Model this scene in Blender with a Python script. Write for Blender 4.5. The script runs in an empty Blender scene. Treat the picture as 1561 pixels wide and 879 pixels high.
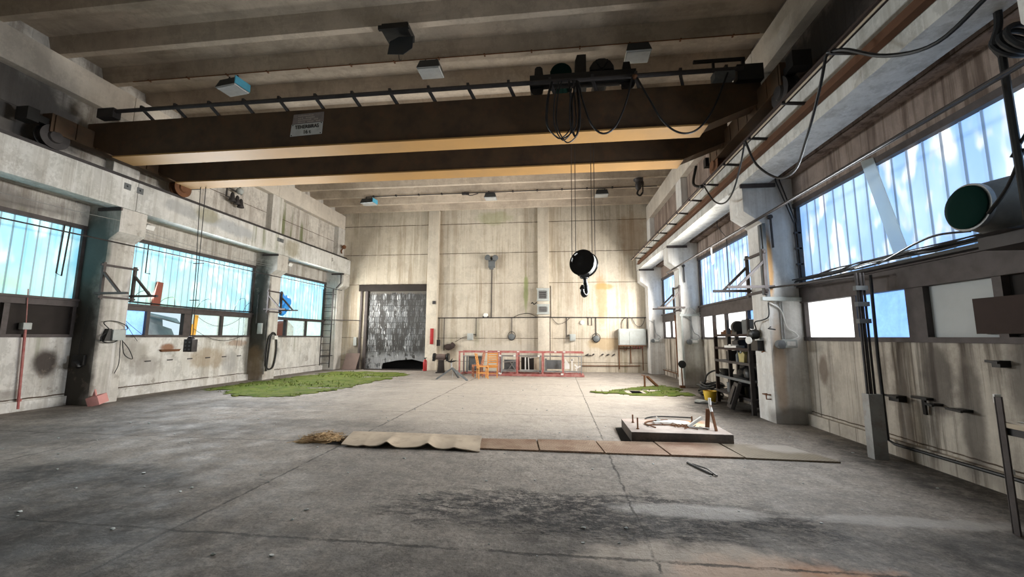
import bpy, bmesh, math, random
from mathutils import Vector, Matrix, Euler
from math import sin, cos, pi, radians as R
random.seed(7)
sc = bpy.context.scene
col = sc.collection

# ------------------------------------------------------------------ materials
class NT:
    """small wrapper for writing node materials"""
    def __init__(s, name):
        s.m = bpy.data.materials.new(name); s.m.use_nodes = True
        s.t = s.m.node_tree; s.t.nodes.clear()
        s.out = s.t.nodes.new('ShaderNodeOutputMaterial')
        s._pos = None; s._obj = None
    def n(s, typ, **kw):
        nd = s.t.nodes.new(typ)
        for k, v in kw.items(): setattr(nd, k, v)
        return nd
    def put(s, sock, v):
        if v is None: return
        if isinstance(v, bpy.types.NodeSocket): s.t.links.new(v, sock)
        elif isinstance(v, (tuple, list)) and len(v) == 3 and sock.type == 'RGBA': sock.default_value = (*v, 1)
        else: sock.default_value = v
    def pos(s):
        if s._pos is None: s._pos = s.n('ShaderNodeNewGeometry').outputs['Position']
        return s._pos
    def obj(s):
        if s._obj is None: s._obj = s.n('ShaderNodeTexCoord').outputs['Object']
        return s._obj
    def math(s, op, a, b=0.0, c=None, clamp=False):
        nd = s.n('ShaderNodeMath', operation=op, use_clamp=clamp)
        s.put(nd.inputs[0], a); s.put(nd.inputs[1], b)
        if c is not None: s.put(nd.inputs[2], c)
        return nd.outputs[0]
    def vmath(s, op, a, b):
        nd = s.n('ShaderNodeVectorMath', operation=op)
        s.put(nd.inputs[0], a); s.put(nd.inputs[1], b)
        return nd.outputs['Value'] if op in ('LENGTH', 'DISTANCE', 'DOT_PRODUCT') else nd.outputs[0]
    def sep(s, v=None):
        nd = s.n('ShaderNodeSeparateXYZ'); s.put(nd.inputs[0], v or s.pos()); return nd.outputs
    def noise(s, scale, stretch=(1, 1, 1), detail=5, rough=.6, vec=None, dist=0.0):
        v = s.vmath('MULTIPLY', vec or s.pos(), stretch)
        nd = s.n('ShaderNodeTexNoise'); s.put(nd.inputs['Vector'], v)
        nd.inputs['Scale'].default_value = scale; nd.inputs['Detail'].default_value = detail
        nd.inputs['Roughness'].default_value = rough; nd.inputs['Distortion'].default_value = dist
        return nd.outputs['Fac']
    def voro(s, scale, stretch=(1, 1, 1), feature='F1', out='Distance', vec=None):
        v = s.vmath('MULTIPLY', vec or s.pos(), stretch)
        nd = s.n('ShaderNodeTexVoronoi', feature=feature); s.put(nd.inputs['Vector'], v)
        nd.inputs['Scale'].default_value = scale
        return nd.outputs[out]
    def ramp(s, f, lo, hi, a=0.0, b=1.0):
        nd = s.n('ShaderNodeMapRange', clamp=True, interpolation_type='SMOOTHSTEP')
        s.put(nd.inputs[0], f); s.put(nd.inputs[1], lo); s.put(nd.inputs[2], hi); s.put(nd.inputs[3], a); s.put(nd.inputs[4], b)
        return nd.outputs[0]
    def mix(s, f, a, b, mode='MIX'):
        nd = s.n('ShaderNodeMix', data_type='RGBA', blend_type=mode)
        s.put(nd.inputs[0], f); s.put(nd.inputs[6], a); s.put(nd.inputs[7], b)
        return nd.outputs[2]
    def blob(s, c, r, ragged=.6, nscale=2.5):
        """soft mask round a point of the place, with a ragged edge"""
        d = s.vmath('SUBTRACT', s.pos(), c)
        d = s.vmath('DIVIDE', d, r)
        l = s.vmath('LENGTH', d, (0, 0, 0))
        l = s.math('ADD', l, s.math('MULTIPLY', s.math('SUBTRACT', s.noise(nscale, detail=6), .5), ragged * 2))
        return s.ramp(l, .55, 1.15, 1, 0)
    def add(s, *fs):
        o = fs[0]
        for f in fs[1:]: o = s.math('MAXIMUM', o, f)
        return o
    def mul(s, a, b): return s.math('MULTIPLY', a, b)
    def bump(s, h, strength=.3, dist=.02):
        nd = s.n('ShaderNodeBump'); nd.inputs['Strength'].default_value = strength; nd.inputs['Distance'].default_value = dist
        s.put(nd.inputs['Height'], h); return nd.outputs[0]
    def done(s, colour, rough=.85, metal=0.0, normal=None, spec=.3, **kw):
        b = s.n('ShaderNodeBsdfPrincipled')
        s.put(b.inputs['Base Color'], colour); s.put(b.inputs['Roughness'], rough); s.put(b.inputs['Metallic'], metal)
        b.inputs['Specular IOR Level'].default_value = spec
        for k, v in kw.items(): s.put(b.inputs[k], v)
        if normal is not None: s.put(b.inputs['Normal'], normal)
        s.t.links.new(b.outputs[0], s.out.inputs[0])
        return s.m

def paint(name, c, rough=.6, metal=0.0, dirt=.35, dirtc=None, scale=6, rust=0.0, spec=.3):
    """painted or bare surface with patchy dirt; texture follows the object"""
    t = NT(name)
    dc = dirtc or tuple(x * .45 for x in c)
    f = t.ramp(t.noise(scale, detail=6), .35, .75)
    base = t.mix(t.mul(f, dirt), c, dc)
    if rust: base = t.mix(t.mul(t.ramp(t.noise(scale * 1.7, detail=8, rough=.7), .52, .62), rust), base, (.17, .065, .025))
    return t.done(base, rough, metal, t.bump(t.noise(scale * 8, detail=3), .12, .01), spec)

def concrete(name, base, dark, streak=.5, streakc=(.12, .085, .055), green=0.0, joints=(), blobs=(), peel=0.0, bumpk=.25, blot=.25, stretch=None):
    t = NT(name)
    big = t.ramp(t.noise(.8, detail=6, rough=.65), .35, .7)
    c = t.mix(big, base, dark)
    fine = t.ramp(t.noise(14, detail=6, rough=.7), .35, .75)
    c = t.mix(t.mul(fine, .25), c, tuple(x * .6 for x in base))
    bm_ = t.ramp(t.noise(2.4, (1, 1, .7), detail=10, rough=.78), .5, .56)
    c = t.mix(t.mul(bm_, blot), c, tuple(x * .62 for x in dark))
    bm2 = t.ramp(t.noise(1.3, (1, 1, .8), detail=10, rough=.75, dist=.6), .55, .6)
    c = t.mix(t.mul(bm2, blot * .8), c, tuple(min(.8, x * 1.18) for x in base))
    st = t.noise(1, stretch or (3.3, 3.3, .16), detail=6, rough=.68)
    sm = t.ramp(st, .47, .62)
    patch = t.ramp(t.noise(.5, (1, 1, .5), detail=4), .36, .56, .15, 1)
    c = t.mix(t.mul(t.mul(sm, patch), streak), c, streakc)
    if streak > .2:
        st2 = t.ramp(t.noise(1, (10, 10, .2), detail=5, rough=.7), .53, .63)
        c = t.mix(t.mul(st2, streak * .55), c, streakc)
        lt = t.ramp(t.noise(1, (7, 7, .13), detail=5, rough=.7), .56, .64)
        c = t.mix(t.mul(lt, .3), c, tuple(min(.75, q * 1.35) for q in base))
    if green:
        g = t.mul(t.ramp(t.noise(1, (2.1, 2.1, .14), detail=5), .58, .7), t.ramp(t.noise(.5, detail=2), .45, .65))
        c = t.mix(t.mul(g, green), c, (.13, .15, .06))
    x, y, z = t.sep()
    for zz, w in joints:
        wob = t.math('MULTIPLY', t.math('SUBTRACT', t.noise(2.2, (1, 1, 0), detail=6, rough=.75), .5), .05)
        d = t.math('ABSOLUTE', t.math('SUBTRACT', t.math('ADD', z, wob), zz))
        brk = t.ramp(t.noise(1.7, detail=5), .3, .5, .35, 1)
        c = t.mix(t.mul(t.ramp(d, w * .4, w, 1, 0), brk), c, (.07, .05, .035))
    for (p, r, bc, amt, rag) in blobs:
        c = t.mix(t.mul(t.blob(p, r, rag), amt), c, bc)
    if peel:
        pm = t.ramp(t.noise(1.6, detail=8, rough=.7), .6, .63)
        c = t.mix(t.mul(pm, peel), c, (.2, .17, .14))
    h = t.math('ADD', t.noise(18, detail=6, rough=.7), t.mul(t.noise(3, detail=4), 1.5))
    return t.done(c, .92, 0, t.bump(h, bumpk, .02), .2)

MAT = {}
WJ = [(4.04, .016), (5.5, .02), (6.95, .022), (1.48, .016), (.42, .012)]
MAT['wall_back'] = concrete('pale_plaster_panels', (.58, .525, .435), (.49, .435, .355), .5, (.24, .18, .115), .4, WJ,
    [((-1.45, 18.3, 3.6), (.12, .4, 1.0), (.22, .27, .09), .7, .5), ((-3.0, 18.3, 7.2), (.9, .5, .4), (.25, .27, .12), .45, .7),
     ((2.0, 18.3, 3.3), (.28, .5, 1.3), (.42, .24, .10), .6, .6), ((2.1, 18.3, 3.85), (.5, .5, .16), (.38, .27, .09), .7, .6),
     ((2.1, 18.3, 1.25), (.9, .5, .35), (.42, .29, .14), .6, .6), ((3.5, 18.3, 6.2), (.7, .5, 1.2), (.30, .2, .12), .5, .7),
     ((-5.0, 18.3, .9), (.35, .5, .4), (.18, .14, .1), .7, .6), ((-9.6, 18.3, .7), (.55, .5, .6), (.17, .15, .13), .7, .5),
     ((-2.0, 18.3, .95), (1.6, .5, .35), (.5, .46, .4), .5, .5)])
MAT['pilaster'] = concrete('pale_pilaster', (.60, .545, .455), (.53, .475, .395), .2, (.24, .18, .115))
MAT['wall_low_l'] = concrete('whitewashed_concrete', (.73, .72, .69), (.58, .57, .54), .38, (.23, .19, .14), .5, [(.24, .02)],
    [((-11, 13.2, .9), (.5, .25, .9), (.12, .11, .09), .7, .6), ((-11, 14.3, 1.0), (.5, .55, .6), (.10, .11, .09), .8, .7),
     ((-11, 10.2, 1.22), (.5, .25, .13), (.24, .10, .04), .85, .6), ((-11, 11.6, .85), (.5, .9, .35), (.34, .26, .17), .6, .7), ((-11, 9.6, .75), (.5, .5, .25), (.30, .28, .26), .6, .9), ((-11, 12.6, 1.3), (.5, .5, .12), (.30, .18, .11), .6, .8), ((-11, 6.6, .35), (.5, .7, .12), (.2, .18, .16), .6, .9),
     ((-11, 7.5, .95), (.5, .26, .35), (.05, .04, .035), .95, .35), ((-11, 9.3, 1.1), (.5, .4, .45), (.25, .23, .2), .5, .7),
     ((-11, 12.4, .7), (.5, .35, .5), (.33, .33, .34), .5, .6)], .45, blot=.45)
MAT['wall_up_l'] = concrete('weathered_wall_panels', (.60, .57, .52), (.45, .42, .38), .5, (.15, .115, .085), .9, [(6.1, .015)],
    [((-10.7, 5.6, 6.1), (.6, 2.5, 1.3), (.085, .078, .075), .88, .45), ((-10.9, 5.5, 4.3), (.6, 2.3, .3), (.17, .155, .145), .7, .6)], .25, blot=.4)  # near end darkened in the colour for weak light and smoke stains
MAT['wall_low_r'] = concrete('stained_sill_wall', (.56, .51, .44), (.38, .34, .29), 1.0, (.075, .058, .045), .0, [(.24, .012)],
    [((4.53, 7.5, 1.0), (.3, .14, .3), (.10, .065, .045), .7, .5), ((4.53, 5.4, 1.1), (.3, .22, .5), (.06, .05, .045), .75, .5),
     ((4.53, 5.05, .8), (.3, .16, .8), (.055, .045, .04), .7, .5), ((4.53, 4.4, 1.1), (.3, .3, .6), (.07, .06, .055), .7, .6)], .15)
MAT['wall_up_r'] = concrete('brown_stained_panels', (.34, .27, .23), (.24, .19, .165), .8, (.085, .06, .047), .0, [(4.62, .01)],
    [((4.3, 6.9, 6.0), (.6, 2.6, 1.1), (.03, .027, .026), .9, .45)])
MAT['beam'] = concrete('crane_beam_concrete', (.66, .66, .64), (.53, .53, .50), .28, (.19, .16, .12), .7, (),
    [((-10.1, 11.0, 4.9), (.4, 1.1, .22), (.36, .38, .40), .75, .7), ((-10.1, 9.4, 4.95), (.4, .5, .2), (.33, .34, .35), .6, .8),
     ((-10.1, 10.2, 5.05), (.4, .45, .25), (.28, .26, .15), .6, .5), ((-10.1, 14.0, 4.9), (.4, .5, .4), (.22, .19, .10), .6, .6)], .2, blot=.4)
MAT['roof_beam'] = concrete('roof_edge_beam_concrete', (.62, .57, .50), (.53, .48, .42), .1)
MAT['ceiling'] = concrete('roof_slab_concrete', (.52, .44, .355), (.38, .32, .255), .18, (.1, .08, .06), 0, (), (), 0, .2, stretch=(.35, 3, 3))
MAT['column_l'] = concrete('left_pillar_concrete', (.64, .62, .58), (.50, .48, .44), .3, (.14, .115, .085), .4, (),
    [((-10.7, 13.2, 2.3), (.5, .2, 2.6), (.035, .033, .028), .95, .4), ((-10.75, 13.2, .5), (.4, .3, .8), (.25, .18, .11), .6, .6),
     ((-10.9, 7.92, 1.2), (.75, .13, 2.6), (.05, .046, .04), .97, .3), ((-10.9, 7.92, 3.6), (.8, .13, 1.0), (.10, .13, .125), .93, .3)], .35)  # camera-side face of the nearest pillar darkened, its shade painted in
MAT['column_r'] = concrete('right_pillar_concrete', (.76, .76, .74), (.66, .65, .63), .3, (.28, .23, .18), .0, (),
    [((3.98, 7.92, 2.9), (.10, .2, .75), (.66, .33, .08), .8, .25), ((4.05, 7.92, 1.0), (.13, .2, 1.0), (.55, .36, .2), .55, .5),
     ((4.25, 7.92, .1), (.6, .4, .22), (.17, .155, .14), .7, .4), ((4.2, 13.2, .25), (.6, .5, .4), (.2, .17, .14), .6, .5)])

def floor_mat():
    t = NT('old_screed_floor')
    x, y, z = t.sep()
    c = t.mix(t.ramp(t.noise(.55, detail=7, rough=.65), .35, .68), (.315, .28, .245), (.205, .185, .165))
    c = t.mix(t.mul(t.ramp(t.noise(5, detail=8, rough=.75), .42, .62), .55), c, (.12, .11, .103))
    c = t.mix(t.mul(t.ramp(t.noise(1.6, (1, .35, 1), detail=6, rough=.7), .55, .7), .4), c, (.36, .34, .31))
    c = t.mix(t.mul(t.ramp(t.noise(26, detail=8, rough=.8), .49, .58), .5), c, (.085, .077, .07))
    c = t.mix(t.mul(t.ramp(t.noise(17, detail=8, rough=.8), .54, .62), .5), c, (.42, .385, .345))
    ck = t.mul(t.ramp(t.math('ABSOLUTE', t.math('SUBTRACT', t.noise(.8, detail=11, rough=.7, dist=.6), .5)), .0012, .005, 1, 0), t.ramp(t.noise(.9, detail=3), .5, .6))
    c = t.mix(t.mul(ck, .8), c, (.05, .046, .043))
    # far middle paled, its brighter light painted into the colour
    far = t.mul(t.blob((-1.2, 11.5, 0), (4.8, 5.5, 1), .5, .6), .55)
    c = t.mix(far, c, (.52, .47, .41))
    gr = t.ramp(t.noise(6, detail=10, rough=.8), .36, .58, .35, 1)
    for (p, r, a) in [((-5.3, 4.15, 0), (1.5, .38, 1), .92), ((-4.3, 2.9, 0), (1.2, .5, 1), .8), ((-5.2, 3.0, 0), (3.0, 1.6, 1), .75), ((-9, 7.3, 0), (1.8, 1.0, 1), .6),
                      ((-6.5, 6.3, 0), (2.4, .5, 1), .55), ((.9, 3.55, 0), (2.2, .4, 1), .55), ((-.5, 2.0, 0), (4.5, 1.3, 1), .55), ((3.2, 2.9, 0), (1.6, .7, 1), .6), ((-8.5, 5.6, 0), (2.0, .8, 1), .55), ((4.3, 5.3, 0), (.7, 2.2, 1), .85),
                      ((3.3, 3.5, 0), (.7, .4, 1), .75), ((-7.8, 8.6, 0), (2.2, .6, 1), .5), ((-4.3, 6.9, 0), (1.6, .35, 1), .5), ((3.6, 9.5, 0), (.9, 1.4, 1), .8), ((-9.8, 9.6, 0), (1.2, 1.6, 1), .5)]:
        c = t.mix(t.mul(t.mul(t.blob(p, r, .6, 1.8), a), gr), c, (.034, .031, .029))  # oil stains; the wide near patches also paint in dimmer light
    # broken asphalt skin
    br = t.blob((.35, 3.82, 0), (1.9, .46, 1), .9, 1.5)
    crumb = t.ramp(t.noise(7, (1, 1.6, 1), detail=10, rough=.85), .47, .53)
    c = t.mix(t.mul(t.mul(br, crumb), .93), c, (.022, .021, .023))
    nn = t.noise(1.1, (1, 2.6, 1), detail=11, rough=.74, dist=.4)
    ln = t.mul(t.ramp(t.math('ABSOLUTE', t.math('SUBTRACT', nn, .5)), .006, .03, 1, 0), t.blob((.35, 3.8, 0), (2.3, .6, 1), .6, 1.5))
    c = t.mix(t.mul(ln, .95), c, (.012, .012, .013))
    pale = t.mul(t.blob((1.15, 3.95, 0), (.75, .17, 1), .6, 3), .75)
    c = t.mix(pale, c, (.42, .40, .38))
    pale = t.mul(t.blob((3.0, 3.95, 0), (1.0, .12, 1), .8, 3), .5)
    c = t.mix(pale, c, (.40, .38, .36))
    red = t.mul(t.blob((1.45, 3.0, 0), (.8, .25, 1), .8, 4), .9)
    c = t.mix(red, c, (.50, .27, .16))  # warm sun patches painted into the floor, here and on the next line
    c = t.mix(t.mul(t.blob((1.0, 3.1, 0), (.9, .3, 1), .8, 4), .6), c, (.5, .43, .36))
    wob = t.math('MULTIPLY', t.math('SUBTRACT', t.noise(2.2, detail=10, rough=.82), .5), .15)
    jm = None
    for ax, vals in ((x, (-6.85, -3.1, .66)), (y, (.4, 3.07, 5.72, 8.2, 10.9, 13.4, 15.9))):
        for v in vals:
            d = t.math('ABSOLUTE', t.math('SUBTRACT', t.math('ADD', ax, wob), v))
            w = .014 if v not in (3.07, -3.1) else .02
            m = t.ramp(d, w * .4, w, 1, 0)
            jm = m if jm is None else t.math('MAXIMUM', jm, m)
    jm = t.mul(jm, t.ramp(t.noise(2.3, detail=9, rough=.8), .4, .52, .1, 1))
    c = t.mix(t.mul(jm, .8), c, (.03, .028, .026))
    sp = t.mul(t.ramp(t.voro(13), .03, .05, 1, 0), t.ramp(t.noise(3), .5, .6))
    c = t.mix(sp, c, (.55, .52, .48))
    h = t.math('ADD', t.mul(t.noise(22, detail=8, rough=.75), .8), t.mul(t.noise(4, detail=6), 2.0))
    h = t.math('SUBTRACT', h, t.mul(jm, 1.2))
    h = t.math('ADD', h, t.mul(t.mul(br, t.noise(8, detail=8, rough=.8)), 3.5))
    rgh = t.ramp(t.noise(2, detail=5), .3, .7, .62, .9)
    return t.done(c, rgh, 0, t.bump(h, .55, .03), .35)
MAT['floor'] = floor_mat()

def sheet_mat(name, a, b, wh, em, green=None, pitch=.235):
    """daylit corrugated fibreglass"""
    t = NT(name)
    x, y, z = t.sep()
    f = t.ramp(t.noise(1.1, (1, 1.3, .8), detail=3, rough=.5), .38, .66)
    c = t.mix(f, a, b)
    bl = t.ramp(t.noise(2.3, (1, 1.7, .8), detail=2, rough=.45), .5, .72)
    c = t.mix(bl, c, wh)
    if green: c = t.mix(t.mul(t.ramp(t.noise(.7, detail=3), .4, .7), t.ramp(z, 2.5, 3.3, 1, 0)), c, green)
    ph = t.math('FRACT', t.math('DIVIDE', y, pitch))
    ln = t.ramp(t.math('ABSOLUTE', t.math('SUBTRACT', ph, .5)), .05, .1, 1, 0)
    c = t.mix(t.mul(ln, .85), c, tuple(q * .22 for q in a))  # shading of the rib sides painted as dark lines, softer ones below
    ed = t.ramp(t.math('ABSOLUTE', t.math('SUBTRACT', ph, .66)), .03, .13, 1, 0)
    c = t.mix(t.mul(ed, .25), c, tuple(q * .6 for q in a))
    c = t.mix(t.mul(t.ramp(t.noise(1, (1, 9, .5), detail=4), .55, .75), .25), c, tuple(q * .6 for q in b))
    d = t.n('ShaderNodeBsdfPrincipled'); t.put(d.inputs['Base Color'], t.mix(.5, c, (.5, .5, .5))); d.inputs['Roughness'].default_value = .5
    t.put(d.inputs['Emission Color'], c); d.inputs['Emission Strength'].default_value = em  # daylight coming through the sheet is put in as glow
    t.t.links.new(d.outputs[0], t.out.inputs[0])
    return t.m
MAT['sheet_r'] = sheet_mat('blue_fibreglass_sheet', (.25, .50, .92), (.44, .70, 1.0), (1.0, 1.0, 1.0), .76)
MAT['sheet_l'] = sheet_mat('aqua_fibreglass_sheet', (.20, .62, .82), (.42, .80, .88), (.66, .94, .95), .70, (.33, .72, .48), .2)

def glass_mat(name, tint, haze=.0, hazec=(.8, .9, 1), em=0.0):
    t = NT(name)
    tr = t.n('ShaderNodeBsdfTransparent'); t.put(tr.inputs[0], tint)
    gl = t.n('ShaderNodeBsdfGlossy'); gl.inputs['Roughness'].default_value = .05
    m1 = t.n('ShaderNodeMixShader'); m1.inputs[0].default_value = .06
    t.t.links.new(tr.outputs[0], m1.inputs[1]); t.t.links.new(gl.outputs[0], m1.inputs[2])
    last = m1
    if haze:
        pr = t.n('ShaderNodeBsdfPrincipled'); t.put(pr.inputs['Base Color'], hazec); pr.inputs['Roughness'].default_value = .7
        t.put(pr.inputs['Emission Color'], hazec); pr.inputs['Emission Strength'].default_value = em  # hazy glow painted into the pane for the daylight behind it
        m2 = t.n('ShaderNodeMixShader'); t.put(m2.inputs[0], t.ramp(t.noise(3, detail=4), .3, .7, haze * .75, min(1, haze * 1.2)))
        t.t.links.new(m1.outputs[0], m2.inputs[1]); t.t.links.new(pr.outputs[0], m2.inputs[2]); last = m2
    t.t.links.new(last.outputs[0], t.out.inputs[0])
    return t.m
MAT['glass'] = glass_mat('glowing_hazy_glass', (.92, .97, .97), .3, (.74, .85, .78), .5)
MAT['glass_white'] = glass_mat('glowing_white_glass', (.98, .98, 1), .5, (1, 1, 1), 1.2)
MAT['glass_blue'] = glass_mat('blue_tinted_glass', (.4, .62, .95), .7, (.32, .58, .95), .75)
MAT['glass_green'] = glass_mat('greenish_glass', (.8, .95, .9), .6, (.66, .86, .82), .62)

MAT['steel_dark'] = paint('dark_steel', (.055, .05, .05), .55, .3, .5, (.02, .018, .017))
MAT['steel_frame'] = paint('brown_window_steel', (.085, .072, .07), .6, .2, .5, (.03, .025, .022))
MAT['crane'] = paint('shaded_crane_paint', (.085, .052, .029), .6, .0, .6, (.03, .022, .018), 2.2, .15)  # crane paint with the shade on the webs put into the colour
MAT['crane_flange'] = paint('lit_crane_paint', (.42, .24, .085), .55, .0, .4, (.30, .19, .09), 2.0)  # same crane paint, brightened for light bounced up from the floor
MAT['black'] = paint('greasy_black', (.014, .014, .014), .38, .0, .3, (.03, .027, .024))
MAT['black_gloss'] = paint('black_enamel', (.006, .006, .006), .25, .0, .2, (.015, .013, .012))
MAT['rubber'] = paint('black_cable_rubber', (.015, .015, .016), .45, 0, .3, (.05, .05, .05))
MAT['rust'] = paint('rusty_steel', (.17, .075, .035), .8, .1, .6, (.07, .035, .02), 5)
MAT['rust_rail'] = paint('brown_rail_steel', (.14, .065, .035), .7, .15, .5, (.06, .032, .02), 3)
MAT['grey_steel'] = paint('grey_steel', (.33, .34, .34), .5, .4, .4, (.15, .13, .11), 6, .2)
MAT['grey_paint'] = paint('grey_enamel', (.40, .43, .42), .5, 0, .35, (.25, .24, .21), 4, .1)
MAT['grey_dark'] = paint('slate_grey_enamel', (.13, .14, .145), .55, 0, .4, (.06, .06, .058), 4)
MAT['white_metal'] = paint('white_enamel', (.74, .74, .72), .45, 0, .25, (.45, .42, .37), 5)
MAT['lamp_glass'] = paint('lamp_reflector', (.62, .66, .68), .25, .5, .3, (.35, .36, .36), 7)
MAT['lamp_blue'] = paint('blue_lamp_side', (.10, .42, .62), .4, .1, .3, (.06, .24, .38), 7)
MAT['lamp_body'] = paint('grey_lamp_housing', (.05, .056, .06), .5, .2, .3, (.05, .05, .05), 7)
MAT['red_frame'] = paint('faded_red_primer', (.38, .115, .105), .6, .1, .6, (.52, .34, .31), 7)
MAT['red'] = paint('red_enamel', (.33, .022, .022), .4, 0, .3, (.2, .03, .03), 7)
MAT['wood'] = paint('varnished_pine', (.58, .27, .075), .45, 0, .4, (.36, .15, .045), 9)
MAT['wood_red'] = paint('reddish_wood', (.36, .14, .07), .5, 0, .4, (.22, .08, .04), 9)
MAT['yellow'] = paint('yellow_plastic', (.72, .47, .04), .45, 0, .3, (.4, .25, .03), 7)
MAT['orange'] = paint('orange_board', (.9, .5, .08), .5, 0, .2, (.7, .4, .08), 7)
MAT['blue_tarp'] = paint('blue_plastic_sheet', (.05, .36, .95), .35, 0, .4, (.015, .12, .45), 9)
MAT['pink'] = paint('pink_block', (.62, .30, .28), .8, 0, .4, (.45, .22, .2), 7)
MAT['brick_red'] = paint('red_brick_dust', (.28, .09, .065), .85, 0, .4, (.25, .09, .06), 5)
MAT['beige'] = paint('beige_board', (.52, .44, .34), .7, 0, .3, (.4, .33, .25), 6)
MAT['card'] = paint('brown_board', (.045, .03, .026), .85, 0, .4, (.025, .018, .015), 5)
MAT['board_dark'] = paint('sooty_boarding', (.028, .022, .019), .8, 0, .5, (.012, .010, .009), 3)
MAT['pane_painted'] = paint('whitewashed_pane', (.46, .48, .48), .7, 0, .35, (.32, .33, .33), 2.5)
MAT['green_dark'] = paint('dark_green_enamel', (.005, .022, .017), .9, 0, .4, (.008, .022, .02), 5, spec=.05)
MAT['tank'] = paint('pale_tank_skin', (.25, .25, .235), .8, 0, .6, (.09, .08, .07), 3, spec=.1)
MAT['rope'] = paint('oily_wire_rope', (.045, .035, .03), .5, .4, .3)
MAT['plate_upper'] = paint('faded_notice_plate', (.25, .215, .205), .6, .1, .5, (.15, .13, .125), 9)
MAT['plate_white'] = paint('white_notice_plate', (.55, .56, .55), .6, 0, .45, (.33, .33, .32), 6)
MAT['ink'] = paint('black_lettering', (.012, .011, .011), .6, 0, .1)
MAT['ink_pale'] = paint('pale_lettering', (.42, .37, .33), .6, 0, .1)
MAT['rubble'] = paint('grey_sheet_scrap', (.36, .38, .40), .7, 0, .5, (.16, .16, .17), 3)
MAT['void'] = paint('unlit_black', (.004, .004, .004), .95, 0, .1)  # black that paints in the dark of pits and openings

def checker_plate():
    t = NT('rusty_tread_plate')
    x, y, z = t.sep()
    k = t.math('ADD', t.math('SINE', t.mul(t.math('ADD', x, y), 130)), 0.0)
    k2 = t.math('SINE', t.mul(t.math('SUBTRACT', x, y), 130))
    h = t.math('MAXIMUM', k, k2)
    c = t.mix(t.ramp(t.noise(1.0, (1, 2, 1), detail=5), .35, .65), (.34, .25, .18), (.24, .15, .10))
    c = t.mix(t.mul(t.ramp(t.noise(3, detail=6), .45, .65), .6), c, (.17, .085, .05))
    c = t.mix(t.mul(t.ramp(x, 1.9, 2.5), .7), c, (.13, .13, .095))
    c = t.mix(t.mul(t.ramp(h, .3, .95, 0, 1), .35), c, (.10, .075, .06))
    c = t.mix(t.mul(t.blob((3.2, 6.2, 0), (.5, .3, 1), .6), .6), c, (.42, .39, .36))
    return t.done(c, .6, .25, t.bump(h, .35, .01), .4)
MAT['tread'] = checker_plate()
def plinth_mat():
    t = NT('plinth_concrete')
    x, y, z = t.sep()
    c = t.mix(t.ramp(t.noise(2.2, detail=7), .35, .65), (.52, .46, .42), (.36, .31, .28))
    c = t.mix(t.mul(t.blob((1.9, 7.2, .2), (.55, .35, .4), .7, 4), .85), c, (.45, .22, .09))
    c = t.mix(t.mul(t.blob((2.05, 6.95, .2), (.35, .22, .4), .7, 5), .7), c, (.68, .58, .36))
    c = t.mix(t.mul(t.blob((1.5, 7.25, .2), (.5, .3, .4), .6, 4), .5), c, (.62, .45, .40))
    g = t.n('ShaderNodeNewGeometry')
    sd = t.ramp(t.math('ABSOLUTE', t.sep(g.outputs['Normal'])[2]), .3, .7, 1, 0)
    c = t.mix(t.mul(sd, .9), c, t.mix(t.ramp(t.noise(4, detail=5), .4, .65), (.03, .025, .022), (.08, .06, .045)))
    return t.done(c, .85, 0, t.bump(t.noise(16, detail=6), .35, .02), .25)
MAT['plinth'] = plinth_mat()
def door_mat():
    t = NT('grey_metal_shingles')
    v = t.n('ShaderNodeCombineXYZ'); x, y, z = t.sep(); t.put(v.inputs[0], x); t.put(v.inputs[1], z)
    b = t.n('ShaderNodeTexBrick'); t.put(b.inputs['Vector'], v.outputs[0])
    b.offset = .37; b.inputs['Scale'].default_value = 1; b.inputs['Brick Width'].default_value = .115; b.inputs['Row Height'].default_value = .275
    b.inputs['Mortar Size'].default_value = .012; b.inputs['Mortar Smooth'].default_value = .3; b.inputs['Bias'].default_value = 0
    b.inputs['Color1'].default_value = (.25, .26, .27, 1); b.inputs['Color2'].default_value = (.085, .09, .095, 1); b.inputs['Mortar'].default_value = (.02, .02, .02, 1)
    c = b.outputs['Color']
    c = t.mix(t.mul(t.ramp(t.noise(1, (5, 1, 1.1), detail=6, rough=.75), .44, .54), .93), c, (.02, .018, .016))
    c = t.mix(t.mul(t.ramp(t.noise(1, (9, 1, 2.2), detail=5, rough=.7), .6, .66), .9), c, (.50, .51, .52))
    c = t.mix(t.mul(t.ramp(t.math('ADD', x, t.mul(t.noise(1.5, detail=5), 1.5)), -6.6, -5.4), .75), c, (.035, .033, .03))
    c = t.mix(t.ramp(t.math('ADD', z, t.mul(t.noise(3), .4)), 3.75, 3.85), c, (.10, .09, .075))
    c = t.mix(t.mul(t.mul(t.ramp(z, .95, .5), t.ramp(t.noise(4, detail=6), .4, .5)), .65), c, (.30, .31, .32))
    return t.done(c, .5, .2, t.bump(b.outputs['Fac'], .4, .02), .4)
MAT['door'] = door_mat()
def moss_mat(name, a, b):
    t = NT(name)
    c = t.mix(t.ramp(t.noise(3, detail=7), .35, .65), a, b)
    c = t.mix(t.mul(t.ramp(t.noise(5, detail=8, rough=.75), .5, .62), .7), c, (.13, .115, .07))
    return t.done(c, .95, 0, t.bump(t.noise(40, detail=5), .8, .02), .1)
MAT['moss'] = moss_mat('green_moss', (.06, .095, .014), (.12, .145, .03))
MAT['straw'] = moss_mat('dry_straw', (.50, .36, .2), (.34, .22, .12))
MAT['grass'] = moss_mat('outdoor_grass', (.20, .36, .10), (.32, .5, .16))
MAT['leaf'] = moss_mat('outdoor_leaves', (.18, .36, .10), (.36, .55, .22))
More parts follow.
